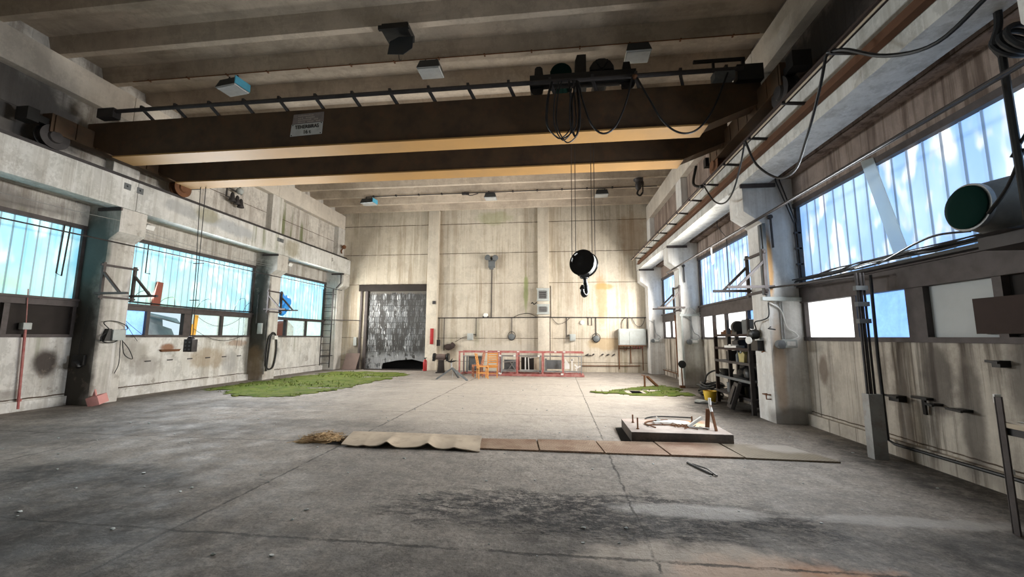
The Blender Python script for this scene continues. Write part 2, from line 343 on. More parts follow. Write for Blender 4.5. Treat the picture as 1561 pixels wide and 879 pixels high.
def mesh_mat():
    t = NT('corrugated_cement')
    c = t.mix(t.ramp(t.noise(1.6, detail=6), .35, .65), (.46, .38, .29), (.34, .28, .215))
    c = t.mix(t.mul(t.ramp(t.noise(7, detail=6), .5, .7), .4), c, (.22, .18, .14))
    return t.done(c, .9, 0, t.bump(t.noise(22, detail=5), .25, .01), .2)
MAT['cement_sheet'] = mesh_mat()
# ------------------------------------------------------------------ mesh building
class MB:
    def __init__(s): s.bm = bmesh.new()
    def _v(s, pts): return [s.bm.verts.new(Vector(p)) for p in pts]
    def hexa(s, a, b):
        """two quads (each four points, same order) joined into a solid"""
        A, B = s._v(a), s._v(b)
        s.bm.faces.new(A[::-1]); s.bm.faces.new(B)
        for i in range(4): s.bm.faces.new((A[i], A[(i + 1) % 4], B[(i + 1) % 4], B[i]))
        return s
    def box(s, x0, x1, y0, y1, z0, z1):
        a = [(x0, y0, z0), (x1, y0, z0), (x1, y1, z0), (x0, y1, z0)]
        return s.hexa(a, [(p[0], p[1], z1) for p in a])
    def obox(s, c, size, rot=(0, 0, 0)):
        m = Euler(rot).to_matrix(); c = Vector(c); h = [q / 2 for q in size]
        f = lambda i, j, k: c + m @ Vector((i * h[0], j * h[1], k * h[2]))
        return s.hexa([f(-1, -1, -1), f(1, -1, -1), f(1, 1, -1), f(-1, 1, -1)], [f(-1, -1, 1), f(1, -1, 1), f(1, 1, 1), f(-1, 1, 1)])
    def bar(s, p, q, w, d=None, up=(0, 0, 1)):
        """rectangular bar from p to q"""
        p, q = Vector(p), Vector(q); d = d or w
        t = (q - p).normalized(); u = Vector(up)
        if abs(t.dot(u)) > .98: u = Vector((0, 1, 0))
        a = t.cross(u).normalized() * w / 2; b = a.cross(t).normalized() * d / 2
        return s.hexa([p - a - b, p + a - b, p + a + b, p - a + b], [q - a - b, q + a - b, q + a + b, q - a + b])
    def prism(s, pts, axis, lo, hi):
        """polygon in the two other axes, extruded along axis"""
        def mk(p, h):
            if axis == 'x': return (h, p[0], p[1])
            if axis == 'y': return (p[0], h, p[1])
            return (p[0], p[1], h)
        A = s._v([mk(p, lo) for p in pts]); B = s._v([mk(p, hi) for p in pts])
        s.bm.faces.new(A); s.bm.faces.new(B[::-1]); n = len(pts)
        for i in range(n): s.bm.faces.new((A[i], B[i], B[(i + 1) % n], A[(i + 1) % n]))
        return s
    def tube(s, pts, r, seg=8, cap=True, closed=False):
        pts = [Vector(p) for p in pts]; rr = r if isinstance(r, (list, tuple)) else [r] * len(pts)
        n = len(pts); rings = []; up = Vector((0, 0, 1))
        for i in range(n):
            if closed: t = pts[(i + 1) % n] - pts[i - 1]
            else: t = pts[min(i + 1, n - 1)] - pts[max(i - 1, 0)]
            t.normalize()
            a = t.cross(up)
            if a.length < .05: a = t.cross(Vector((0, 1, 0)))
            a.normalize(); b = a.cross(t).normalized()
            if i and rings:
                # keep frames from flipping
                prev = s._pa
                if abs(t.dot(prev)) < .99:
                    a = (prev - t * prev.dot(t)).normalized(); b = t.cross(a).normalized() * -1
            s._pa = a
            rings.append(s._v([pts[i] + (a * cos(2 * pi * k / seg) + b * sin(2 * pi * k / seg)) * rr[i] for k in range(seg)]))
        for i in range(n if closed else n - 1):
            A, B = rings[i], rings[(i + 1) % n]
            for k in range(seg): s.bm.faces.new((A[k], A[(k + 1) % seg], B[(k + 1) % seg], B[k]))
        if cap and not closed:
            s.bm.faces.new(rings[0][::-1]); s.bm.faces.new(rings[-1])
        return s
    def cyl(s, p, q, r, seg=20, r2=None): return s.tube([p, q], [r, r if r2 is None else r2], seg)
    def lathe(s, prof, c, axis=(0, 0, 1), seg=24):
        """profile of (radius, height) turned round axis through c"""
        ax = Vector(axis).normalized(); a = ax.orthogonal().normalized(); b = ax.cross(a); c = Vector(c)
        R_ = []
        for r, h in prof: R_.append(s._v([c + ax * h + (a * cos(2 * pi * k / seg) + b * sin(2 * pi * k / seg)) * max(r, 1e-4) for k in range(seg)]))
        for A, B in zip(R_, R_[1:]):
            for k in range(seg): s.bm.faces.new((A[k], A[(k + 1) % seg], B[(k + 1) % seg], B[k]))
        s.bm.faces.new(R_[0][::-1]); s.bm.faces.new(R_[-1])
        return s
    def ball(s, c, r, sub=2, jit=0.0, scale=(1, 1, 1)):
        g = bmesh.ops.create_icosphere(s.bm, subdivisions=sub, radius=1)
        for v in g['verts']:
            k = 1 + random.uniform(-jit, jit)
            v.co = Vector(c) + Vector((v.co.x * scale[0], v.co.y * scale[1], v.co.z * scale[2])) * r * k
        return s
    def plate(s, pts, t):
        """quad or polygon sheet with thickness t along its normal"""
        P = [Vector(p) for p in pts]; n = (P[1] - P[0]).cross(P[2] - P[0]).normalized() * t
        A = s._v(P); B = s._v([p + n for p in P]); k = len(P)
        s.bm.faces.new(A[::-1]); s.bm.faces.new(B)
        for i in range(k): s.bm.faces.new((A[i], A[(i + 1) % k], B[(i + 1) % k], B[i]))
        return s
    def bounds(s):
        xs = [v.co for v in s.bm.verts]
        return [min(p[i] for p in xs) for i in range(3)], [max(p[i] for p in xs) for i in range(3)]

def finish(name, mb, mat, off, parent, bevel=0):
    bmesh.ops.recalc_face_normals(mb.bm, faces=mb.bm.faces)
    if bevel:
        bmesh.ops.bevel(mb.bm, geom=[e for e in mb.bm.edges if len(e.link_faces) == 2 and e.calc_face_angle(0) > .5], offset=bevel, segments=2, affect='EDGES', profile=.6)
    me = bpy.data.meshes.new(name)
    for v in mb.bm.verts: v.co -= off
    mb.bm.to_mesh(me); mb.bm.free()
    for p in me.polygons: p.use_smooth = True
    me.set_sharp_from_angle(angle=R(38))
    me.materials.append(MAT[mat])
    o = bpy.data.objects.new(name, me); col.objects.link(o)
    if parent: o.parent = parent
    return o
def wloc(o):
    v = Vector((0, 0, 0))
    while o is not None: v = v + o.location; o = o.parent
    return v
def part(name, mb, mat, parent, bevel=0, label=None):
    o = finish(name, mb, mat, wloc(parent), parent, bevel)
    if label: o['label'] = label
    return o
def tag(o, label, cat, group=None):
    o['label'] = label; o['category'] = cat
    if group: o['group'] = group
    return o
def solo(name, mb, mat, label, cat, group=None, bevel=0):
    lo, hi = mb.bounds(); off = Vector(((lo[0] + hi[0]) / 2, (lo[1] + hi[1]) / 2, lo[2]))
    o = finish(name, mb, mat, off, None, bevel); o.location = off
    return tag(o, label, cat, group)
def struct(name, mb, mat, parent=None, bevel=0):
    if parent: return part(name, mb, mat, parent, bevel)
    o = finish(name, mb, mat, Vector((0, 0, 0)), None, bevel); o['kind'] = 'structure'
    return o
def thing(name, label, cat, loc, group=None):
    o = bpy.data.objects.new(name, None); col.objects.link(o); o.location = loc; o.empty_display_size = .2
    return tag(o, label, cat, group)
def dup(root, delta, label=None, rz=0):
    r = root.copy(); col.objects.link(r); r.location = root.location + Vector(delta)
    if rz: r.rotation_euler.z += rz
    if label: r['label'] = label
    for ch in list(root.children):
        c = ch.copy(); col.objects.link(c); c.parent = r
        for g in list(ch.children):
            d = g.copy(); col.objects.link(d); d.parent = c
    return r
def sag(p, q, drop, n=14, side=(0, 0, 0)):
    p, q = Vector(p), Vector(q); out = []
    for i in range(n + 1):
        t = i / n; k = 4 * t * (1 - t)
        out.append(p.lerp(q, t) - Vector((0, 0, drop * k)) + Vector(side) * k)
    return out
def smooth_path(pts, n=6):
    """Catmull-Rom through the points"""
    P = [Vector(p) for p in pts]; P = [P[0] * 2 - P[1]] + P + [P[-1] * 2 - P[-2]]; out = []
    for i in range(1, len(P) - 2):
        for k in range(n):
            t = k / n; a, b, c, d = P[i - 1:i + 3]
            out.append(.5 * ((2 * b) + (c - a) * t + (2 * a - 5 * b + 4 * c - d) * t * t + (3 * b - a - 3 * c + d) * t ** 3))
    out.append(P[-2]); return out
def text(body, size, loc, rot, parent, mat='ink', name='lettering', depth=.002, align='CENTER', sx=1.0):
    cu = bpy.data.curves.new(name, 'FONT'); cu.body = body; cu.size = size; cu.extrude = depth; cu.align_x = align; cu.align_y = 'CENTER'; cu.offset = size * .012
    t = bpy.data.objects.new('tmp', cu); col.objects.link(t)
    dg = bpy.context.evaluated_depsgraph_get(); dg.update()
    me = bpy.data.meshes.new_from_object(t.evaluated_get(dg)); bpy.data.objects.remove(t)
    me.materials.clear(); me.materials.append(MAT[mat])
    o = bpy.data.objects.new(name, me); col.objects.link(o); o.parent = parent
    o.location = Vector(loc) - wloc(parent); o.rotation_euler = rot; o.scale = (sx, 1, 1)
    return o

# ------------------------------------------------------------------ the hall
XL, XR, YB, ZT = -11.0, 4.53, 18.3, 7.85
YS = -4.0                                              # south end, behind the camera
# floor with the sump hole left open
PIT = (2.05, 2.36, 11.6, 12.2)
m = MB()
m.box(XL - .4, PIT[0], YS, YB + .3, -.3, 0); m.box(PIT[1], XR + .4, YS, YB + .3, -.3, 0)
m.box(PIT[0], PIT[1], YS, PIT[2], -.3, 0); m.box(PIT[0], PIT[1], PIT[3], YB + .3, -.3, 0)
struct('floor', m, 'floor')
m = MB(); m.box(PIT[0] - .1, PIT[1] + .1, PIT[2] - .1, PIT[3] + .1, -.75, -.7)
m.box(PIT[0] + .002, PIT[0] + .012, PIT[2], PIT[3], -.7, -.006); m.box(PIT[1] - .012, PIT[1] - .002, PIT[2], PIT[3], -.7, -.006); m.box(PIT[0], PIT[1], PIT[3] - .012, PIT[3] - .002, -.7, -.006); struct('floor_pit', m, 'void')  # black lining paints the shade inside the pit
m = MB(); m.box(XL - .3, XR + .3, YS, YB + .3, ZT, ZT + .2); struct('ceiling', m, 'ceiling')
for k in range(-4, 18):
    y = 6.73 + (k - 6) * 1.003
    m = MB(); m.prism([(y - .15, ZT), (y - .065, 7.5), (y + .065, 7.5), (y + .15, ZT)], 'x', -10.72, 4.32)
    struct('ceiling_beam', m, 'ceiling')
m = MB(); m.box(XL - .3, XR + .3, YS - .25, YS, 0, ZT); struct('wall_south', m, 'wall_up_l')

# back wall with the gate opening
DX0, DX1, DZ = -9.28, -5.98, 4.0
m = MB()
m.box(XL - .3, DX0, YB, YB + .25, 0, ZT); m.box(DX1, XR + .3, YB, YB + .25, 0, ZT); m.box(DX0, DX1, YB, YB + .25, DZ, ZT)
struct('wall_north', m, 'wall_back')
for x0, x1 in ((-6.12, -5.62), (-.88, -.37)):
    m = MB(); m.box(x0, x1, YB - .28, YB, 0, 7.6); struct('pillar', m, 'pilaster', bevel=.012)

def side_wall(sgn, name, xl, xu, lo, up):
    a = lambda x0, x1: (min(x0, x1), max(x0, x1))
    m = MB(); m.box(*a(xl, xl + sgn * .25), YS, YB, 0, 1.5); m.box(*a(xl - sgn * .07, xl), YS, YB, 0, .2)
    struct('wall_' + name, m, lo)
    m = MB(); m.box(*a(xl - sgn * .02, xl + sgn * .25), YS, YB, 4.07, 4.62); m.box(*a(xu, xl + sgn * .25), YS, YB, 4.6, ZT)
    struct('wall_' + name + '_upper', m, up)
side_wall(-1, 'west', XL, -10.72, 'wall_low_l', 'wall_up_l')
side_wall(1, 'east', XR, 4.3, 'wall_low_r', 'wall_up_r')

COLY = [(-2.6, -2.0), (2.65, 3.25), (7.92, 8.52), (13.2, 13.78), (17.7, 18.3)]
for (y0, y1) in COLY:
    m = MB(); m.prism([(-11.24, 0), (-10.38, 0), (-10.38, 3.78), (-10.13, 3.95), (-10.13, 4.527), (-10.5, 4.527), (-10.5, 6.816), (-11.24, 6.816)], 'y', y0, y1)
    struct('column', m, 'column_l', bevel=.015)
    m = MB(); m.prism([(4.76, 0), (3.92, 0), (3.92, 3.74), (3.6, 3.98), (3.6, 4.517), (4.1, 4.517), (4.1, 6.816), (4.76, 6.816)], 'y', y0, y1)
    struct('column', m, 'column_r', bevel=.015)
    m = MB(); m.box(3.56, 4.2, y0 - .035, y0, 4.44, 4.515); struct('column_trim', m, 'steel_frame')
    m = MB(); m.box(-10.72, -10.1, y0 - .035, y0, 4.45, 4.525); struct('column_trim', m, 'steel_frame')
# crane runway beams and roof edge beams, in bays
for i in range(len(COLY) - 1):
    y0, y1 = COLY[i][0] + .3, COLY[i + 1][0] + .3
    if i == len(COLY) - 2: y1 = 18.28
    m = MB(); m.box(-10.495, -10.12, y0 + .004, y1 - .004, 4.53, 5.24); wb = struct('runway_beam', m, 'beam', bevel=.012)
    m = MB(); m.box(3.57, 4.09, y0 + .004, y1 - .004, 4.52, 5.22); struct('runway_beam', m, 'beam', bevel=.012)
    m = MB(); m.box(-10.95, -10.5, y0 + .004, y1 - .004, 6.82, 7.5); struct('roof_beam', m, 'roof_beam', bevel=.012)
    m = MB(); m.box(4.1, 4.7, y0 + .004, y1 - .004, 6.82, 7.5); struct('roof_beam', m, 'roof_beam', bevel=.012)

text('5', .22, (-10.116, 16.67, 4.98), (R(90), 0, R(90)), wb, 'steel_frame')
# ------------------------------------------------------------------ windows
def corr(mb, x, y0, y1, z0, z1, pitch=.235, amp=.018):
    """corrugated sheet with its own thickness"""
    def prof(y):
        f = (y / pitch) % 1
        if f < .42: return 0
        if f < .5: return (f - .42) / .08
        if f < .58: return 1 - (f - .5) / .08
        return 0
    n = int((y1 - y0) / (pitch / 24)); A = []; B = []
    for i in range(n + 1):
        y = y0 + (y1 - y0) * i / n; h = prof(y) * amp
        A.append(mb._v([(x - h, y, z0), (x - h, y, z1)])); B.append(mb._v([(x - h + .006, y, z0), (x - h + .006, y, z1)]))
    for i in range(n):
        mb.bm.faces.new((A[i][0], A[i + 1][0], A[i + 1][1], A[i][1])); mb.bm.faces.new((B[i][1], B[i + 1][1], B[i + 1][0], B[i][0]))
        mb.bm.faces.new((A[i][1], A[i + 1][1], B[i + 1][1], B[i][1])); mb.bm.faces.new((B[i][0], B[i + 1][0], A[i + 1][0], A[i][0]))
    mb.bm.faces.new((A[0][0], A[0][1], B[0][1], B[0][0])); mb.bm.faces.new((A[n][1], A[n][0], B[n][0], B[n][1]))
    return mb
WN = [0]
def window(side, y0, y1, cuts, panes, head, wide=()):
    """cuts: y of the mullions in the low row; panes: material per pane"""
    WN[0] += 1
    r = bpy.data.objects.new('window_%d' % WN[0], None); col.objects.link(r); r['kind'] = 'structure'
    xx = XL if side < 0 else XR
    r.location = (xx, y0, 1.5)
    X = lambda d: xx + side * d                       # d > 0 goes outward
    bx = lambda mb, d0, d1, *q: mb.box(min(X(d0), X(d1)), max(X(d0), X(d1)), *q)
    f = MB()
    bx(f, -.03, .12, y0, y1, 1.5, 1.565); bx(f, -.05, .14, y0, y1, 2.19, head); bx(f, -.04, .12, y0, y1, 4.0, 4.09)
    bx(f, -.02, .1, y0, y0 + .07, 1.5, 4.05); bx(f, -.02, .1, y1 - .07, y1, 1.5, 4.05)
    bx(f, -.09, -.05, y0, y1, head - .05, head)
    for c in cuts:
        w = .13 if c in wide else .045
        bx(f, -.025, .1, c - w, c + w, 1.56, 2.2)
    part('frame', f, 'steel_frame', r)
    s = MB(); corr(s, X(.05), y0 + .05, y1 - .05, head - .01, 4.03); part('corrugated_sheet', s, 'sheet_r' if side > 0 else 'sheet_l', r)
    e = [y0 + .05] + list(cuts) + [y1 - .05]
    for i, pm in enumerate(panes):
        if pm is None: continue
        p = MB(); bx(p, .05, .056, e[i], e[i + 1], 1.55, 2.2); part('pane', p, pm, r)
    return r
# west side
window(-1, 3.25, 7.92, (4.4, 5.6, 6.75), ('board_dark',) * 4, 2.37)
window(-1, 8.52, 13.2, (9.55, 10.72, 11.95), ('glass_blue', None, 'glass', 'glass'), 2.36, (10.72,))
window(-1, 13.78, 17.7, (15.1, 16.4), (None, 'glass', 'glass_green'), 2.3)
window(-1, -2.0, 2.65, (0, 1.2), ('board_dark',) * 3, 2.37)
# east side
window(1, 3.25, 7.92, (4.6, 5.57, 6.61), ('board_dark', 'pane_painted', 'glass_blue', 'glass_white'), 2.52, (5.57,))
window(1, 8.52, 13.2, (10.1, 11.35, 12.2), ('glass_blue', 'glass_white', 'glass_white', 'glass_white'), 2.54)
window(1, 13.78, 17.7, (15.7, 16.6), ('glass_white',) * 3, 2.52)
window(1, -2.0, 2.65, (0, 1.2), ('pane_painted',) * 3, 2.52)

# gate in the back wall: shingled leaf with a torn lower corner, steel jambs, soot-black lintel
g = bpy.data.objects.new('door_1', None); col.objects.link(g); g['kind'] = 'structure'; g.location = (-7.6, YB, 0)
m = MB()
m.prism([(DX0 + .1, 0), (-8.35, 0), (-8.3, .28), (-7.6, .42), (-6.85, .48), (-6.3, .36), (-6.2, 0), (DX1 - .06, 0), (DX1 - .06, 3.72), (DX0 + .1, 3.72)], 'y', YB + .06, YB + .11)
part('door_leaf', m, 'door', g)
m = MB(); m.box(DX0, DX0 + .13, YB - .04, YB + .2, 0, DZ); m.box(DX1 - .08, DX1, YB - .04, YB + .2, 0, DZ); m.box(DX0 - .22, DX0 - .13, YB - .08, YB, 0, DZ)
part('door_frame', m, 'steel_frame', g)
m = MB(); m.box(DX0 - .3, DX1, YB - .1, YB + .2, 3.72, 4.02); part('lintel_box', m, 'board_dark', g)
m = MB(); m.box(DX0, DX1, YB + .5, YB + .55, -.02, DZ); m.box(DX0, DX1, YB + .11, YB + .55, -.06, -.02); part('dark_backing', m, 'void', g)
# ------------------------------------------------------------------ overhead crane
cr = thing('overhead_crane', 'brown overhead travelling crane spanning the hall on two girders', 'crane', (-3.4, 8.1, 5.36))
for y0 in (7.25, 8.7):
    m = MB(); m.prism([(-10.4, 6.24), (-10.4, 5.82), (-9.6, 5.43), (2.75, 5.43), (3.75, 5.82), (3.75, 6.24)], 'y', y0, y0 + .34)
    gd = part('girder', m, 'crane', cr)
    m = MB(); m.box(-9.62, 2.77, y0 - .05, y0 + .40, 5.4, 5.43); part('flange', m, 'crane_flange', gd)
    m = MB(); m.box(-10.3, 3.6, y0 + .12, y0 + .2, 6.24, 6.31); part('trolley_rail', m, 'steel_dark', gd)
for xx, lab in ((-10.32, 1), (3.79, -1)):
    m = MB(); m.box(xx - .12, xx + .12, 6.5, 9.6, 5.66, 6.05)
    for k in range(9): m.box(xx - lab * -.12 - .012, xx - lab * -.12 + .03 if lab > 0 else xx - .108, 6.55 + k * .37, 6.6 + k * .37, 5.68, 6.03)
    et = part('end_truck', m, 'crane', cr)
    for yw in (6.62, 9.45):
        m = MB(); m.lathe([(.02, -.09), (.25, -.09), (.25, -.06), (.215, -.05), (.215, .05), (.25, .06), (.25, .09), (.13, .09), (.11, .13), (.02, .13)], (xx + lab * .0, yw, 5.59), (lab, 0, 0), 28)
        part('wheel', m, 'rust' if yw > 9 else 'steel_dark', et)
    m = MB(); m.box(xx - .14, xx + .14, 6.12, 6.3, 5.72, 5.98); m.box(xx - .07, xx + .07, 6.3, 6.5, 5.78, 5.92)
    part('buffer', m, 'black', et); m = MB()
    m.box(xx - .14, xx + .14, 9.78, 9.92, 5.72, 5.94); m.box(xx - .07, xx + .07, 9.6, 9.78, 5.78, 5.92); part('buffer', m, 'black', et)
m = MB(); m.tube([(-9.6, 7.12, 6.41), (3.4, 7.12, 6.41)], .042, 8); m.box(-9.95, -9.55, 7.06, 7.22, 6.26, 6.47)
cj = part('cable_track', m, 'steel_dark', cr)
for k in range(16):
    x = -8.9 + k * .8
    m = MB(); m.bar((x, 7.13, 6.41), (x + .1, 7.3, 6.24), .05); m.obox((x, 7.12, 6.45), (.05, .09, .06)); part('bracket', m, 'steel_dark', cj)
m = MB(); m.box(2.9, 3.25, 7.1, 7.3, 6.24, 6.40); part('switch_box', m, 'grey_dark', cr)
m = MB(); m.bar((2.55, 7.15, 6.62), (3.45, 7.15, 6.62), .05); m.bar((3.42, 7.15, 6.2), (3.42, 7.15, 6.62), .05); m.bar((2.9, 7.15, 6.4), (2.9, 7.15, 6.62), .04); m.box(3.3, 3.75, 7.12, 7.3, 6.2, 6.5)
part('stop_frame', m, 'black', cr)
# notice plates on the web of the near girder
sp = MB(); sp.plate([(-5.46, 7.243, 5.93), (-4.77, 7.243, 5.96), (-4.77, 7.243, 6.17), (-5.44, 7.243, 6.14)], .006)
sg = part('notice_plate', sp, 'plate_upper', cr, label='faded brown notice plate with pale worn lines')
sp = MB(); sp.plate([(-5.49, 7.243, 5.66), (-4.79, 7.243, 5.69), (-4.78, 7.243, 5.95), (-5.47, 7.243, 5.92)], .006)
sw = part('load_plate', sp, 'plate_white', cr, label='white plate lettered TEHERBIRAS 16 t')
for x, z in ((-5.46, 5.68), (-4.82, 5.71), (-5.44, 5.90), (-4.81, 5.93)):
    m = MB(); m.cyl((x, 7.236, z), (x, 7.23, z), .012, 8); part('bolt', m, 'ink', sw)
text('TEHERBIRAS', .112, (-5.125, 7.234, 5.86), (R(90), R(-2.5), 0), sw, sx=.86)
text('16 t', .115, (-5.12, 7.234, 5.745), (R(90), R(-2.5), 0), sw, sx=.9)
for i, (ln, z) in enumerate((((.34,), 6.115), ((.12, .2), 6.065), ((.3, .1), 6.02), ((.16, .14, .1), 5.975))):
    x = -5.33
    for w in ln:
        m = MB()
        n = max(2, int(w / .032))
        for q in range(n):
            xa = x + q * w / n; m.box(xa, xa + w / n * .62, 7.233, 7.2365, z - .012 + (xa + 5.12) * .04 - .006, z + .006 + (xa + 5.12) * .04 + random.uniform(-.005, .007))
        part('worn_lettering', m, 'ink_pale', sg); x += w + .05

# trolley standing on the girders
tr = thing('crane_trolley', 'black greasy hoist trolley with motor and winch on top of the crane girders', 'crane trolley', (.55, 8.1, 6.31))
m = MB(); m.box(-.5, 1.55, 7.28, 7.42, 6.45, 6.68); m.box(-.5, 1.55, 8.72, 8.86, 6.45, 6.68); m.box(-.5, -.36, 7.42, 8.72, 6.47, 6.66); m.box(1.41, 1.55, 7.42, 8.72, 6.47, 6.66); m.box(.45, .62, 7.42, 8.72, 6.47, 6.66)
part('frame', m, 'black', tr, .008)
for x in (-.36, 1.4):
    for y in (7.41, 8.86):
        m = MB(); m.lathe([(.02, -.06), (.13, -.06), (.13, -.045), (.115, -.04), (.115, .05), (.02, .05)], (x, y, 6.43), (0, 1, 0)); part('wheel', m, 'steel_dark', tr)
m = MB(); m.lathe([(.05, -.3), (.17, -.3), (.215, -.26), (.215, .2), (.18, .26), (.1, .3)], (.12, 7.72, 6.82), (0, 1, 0), 28)
for k in range(9): m.obox((.12 + .215 * cos(k * .7), 7.7, 6.82 + .215 * sin(k * .7)), (.015, .4, .03), (0, -k * .7 + pi / 2, 0))
part('motor', m, 'green_dark', tr)
m = MB(); m.prism([(.38, 6.5), (.62, 6.5), (.62, 7.18), (.44, 7.18), (.40, 7.06)], 'y', 7.45, 7.85); part('gear_case', m, 'black', tr, .01)
m = MB(); m.lathe([(.06, -.34), (.2, -.34), (.2, -.28), (.15, -.26), (.15, .5), (.2, .52), (.2, .58), (.06, .58)], (.92, 7.82, 6.8), (0, 1, 0), 26); part('rope_drum', m, 'black', tr)
m = MB(); m.lathe([(.03, -.03), (.235, -.03), (.25, 0), (.235, .03), (.03, .03)], (.92, 7.44, 6.8), (0, 1, 0), 12)
for k in range(6): m.obox((.92 + .12 * cos(k * pi / 3), 7.4, 6.8 + .12 * sin(k * pi / 3)), (.2, .03, .035), (0, -k * pi / 3, 0))
m.prism([(.62, 6.55), (1.28, 6.55), (1.16, 6.75), (.7, 6.78)], 'y', 7.46, 7.6)
part('brake_wheel', m, 'black', tr)
m = MB(); m.prism([(1.28, 6.6), (1.5, 6.6), (1.45, 6.9), (1.33, 6.9)], 'y', 7.38, 7.6); part('limit_switch', m, 'black', tr); m = MB(); m.prism([(-.42, 6.6), (-.22, 6.6), (-.25, 6.86), (-.29, 6.9), (-.36, 6.9), (-.4, 6.86)], 'y', 7.34, 7.54)
part('limit_switch', m, 'black', tr)

# hook block
hb = thing('hook_block', 'black round hook block hanging on wire ropes in the middle of the hall', 'crane hook', (.54, 8.05, 2.37))
for s in (-1, 1):
    m = MB(); m.lathe([(.05, -.012), (.262, -.012), (.27, 0), (.262, .012), (.05, .012)], (.54, 8.05, 3.03), (-.45, -.9, .1), 36)
    for v in m.bm.verts: v.co += Vector((-.045, -.085, .012)) * s
    part('cheek_plate', m, 'black_gloss', hb)
m = MB(); m.lathe([(.06, -.08), (.235, -.08), (.25, -.06), (.2, -.03), (.25, 0), (.2, .03), (.25, .06), (.235, .08), (.06, .08)], (.54, 8.05, 3.03), (-.45, -.9, .1), 32); part('sheave', m, 'white_metal', hb)
for a in (2.2, 1.2, .8, 2.9):
    m = MB(); m.obox((.54 + .2 * cos(a) - .045, 7.945 - .09 * cos(a) * -1, 3.03 + .2 * sin(a)), (.07, .01, .018), (0, -a + pi / 2, 0))
    part('rope_guard', m, 'white_metal', hb)
m = MB(); m.cyl((.55, 8.05, 2.72), (.55, 8.05, 2.86), .075, 16); m.box(.46, .64, 7.97, 8.13, 2.74, 2.82); part('crosshead', m, 'black', hb)
pts = smooth_path([(.57, 8.05, 2.78), (.575, 8.05, 2.68), (.6, 8.04, 2.58), (.61, 8.03, 2.49), (.575, 8.01, 2.41), (.515, 7.99, 2.385), (.465, 7.98, 2.43), (.45, 7.97, 2.51), (.46, 7.97, 2.58)], 5)
pts = [Vector((.55 + (p.x - .55) * .55, 8.05 + (p.x - .55) * .83, p.z)) for p in pts]
n = len(pts); m = MB(); m.tube(pts, [.034 + .02 * sin(pi * min(1, i / n * 1.15)) if i < n * .85 else .048 * (1 - (i / n - .85) * 5.2) + .006 for i in range(n)], 12); part('hook', m, 'black_gloss', hb)
for dx, dy in ((-.235, -.05), (-.155, .06), (.165, -.06), (.235, .05)):
    m = MB(); m.tube([(.54 + dx, 8.05 + dy, 3.05), (.56 + dx, 8.05 + dy, 6.5)], .0075, 6); part('wire_rope', m, 'rope', hb)

# cables looped along the crane
m = MB()
for i, (xa, xb, lo, yy) in enumerate(((-.17, .36, 5.19, 7.0), (-.03, .30, 5.15, 6.98), (.02, .42, 5.12, 7.02), (.26, .44, 5.2, 6.97), (.30, .42, 5.24, 7.03), (-.15, .28, 5.22, 7.05))):
    m.tube(smooth_path([(xa + .1, 7.06, 6.36), (xa + .02, yy, 6.0), (xa, yy, 5.5), (xa + (xb - xa) * .3, yy, lo + .06), (xa + (xb - xa) * .6, yy, lo), (xb, yy, lo + .2), (xb + .01, yy, 5.8), (xb - .03, 7.06, 6.36)], 5), .013, 6)
solo('cable_bundle', m, 'rubber', 'bundle of black cable loops hanging from the crane below the motor', 'cable')
m = MB(); m.tube(smooth_path([(.43, 7.05, 6.33), (.52, 7.0, 5.85), (.66, 7.0, 5.42), (.86, 7.0, 5.24), (1.08, 7.0, 5.36), (1.28, 7.0, 5.8), (1.42, 7.05, 6.33)], 6), .018, 8)
solo('festoon_cable', m, 'rubber', 'black cable drooping in one wide loop on the crane girder, right of the bundle', 'cable')
m = MB(); m.tube(smooth_path([(1.5, 7.05, 6.34), (1.68, 7.0, 5.9), (1.92, 7.0, 5.42), (2.2, 7.0, 5.18), (2.5, 7.0, 5.22), (2.8, 7.02, 5.6), (3.1, 7.05, 6.3)], 6), .018, 8)
solo('festoon_cable', m, 'rubber', 'black cable drooping at the right end of the crane girder, by the end truck', 'cable')
m = MB(); m.ball((1.47, 7.05, 6.35), .05, 2, .1); solo('cable_clamp', m, 'rust', 'rusty round cable clamp on the crane girder between two cable loops', 'clamp')

# rails on the runway beams and the conductor line on the east one
for xx, lab in ((-10.32, 'dark crane rail on top of the runway beam along the left wall'), (3.79, 'dark crane rail on top of the runway beam along the right wall')):
    m = MB(); m.box(xx - .14, xx + .14, -2, 18.2, 5.242, 5.295); m.box(xx - .02, xx + .02, -2, 18.2, 5.295, 5.33); m.box(xx - .045, xx + .045, -2, 18.2, 5.325, 5.365)
    solo('crane_rail', m, 'steel_dark', lab, 'rail')
m = MB(); m.prism([(3.5, 4.70), (3.56, 4.70), (3.56, 4.86), (3.5, 4.84)], 'y', -1, 17.6); m.box(3.46, 3.5, -1, 17.6, 4.70, 4.73)
solo('rusty_angle_bar', m, 'rust_rail', 'long rust brown steel bar along the face of the right runway beam', 'steel bar')
cb = thing('conductor_track', 'dark cable track on brackets running beside the right runway beam', 'cable track', (3.3, 8, 4.86))
m = MB(); m.box(3.2, 3.235, -1, 17.5, 4.885, 4.915); m.box(3.262, 3.297, -1, 17.5, 4.875, 4.905); part('track_bar', m, 'card', cb)
m = MB(); m.box(3.244, 3.254, -1, 17.5, 4.86, 4.9); part('white_strip', m, 'beige', cb, label='pale strip between the dark bars')
for k in range(17):
    y = .6 + k * 1.02; m = MB(); m.bar((3.2, y, 4.87), (3.56, y, 4.84), .03, .04); part('bracket', m, 'steel_dark', cb)
pp = [(3.22, 2.6, 4.87), (3.3, 3.2, 4.5), (3.28, 3.9, 4.36), (3.24, 4.5, 4.66), (3.2, 4.72, 4.87)]
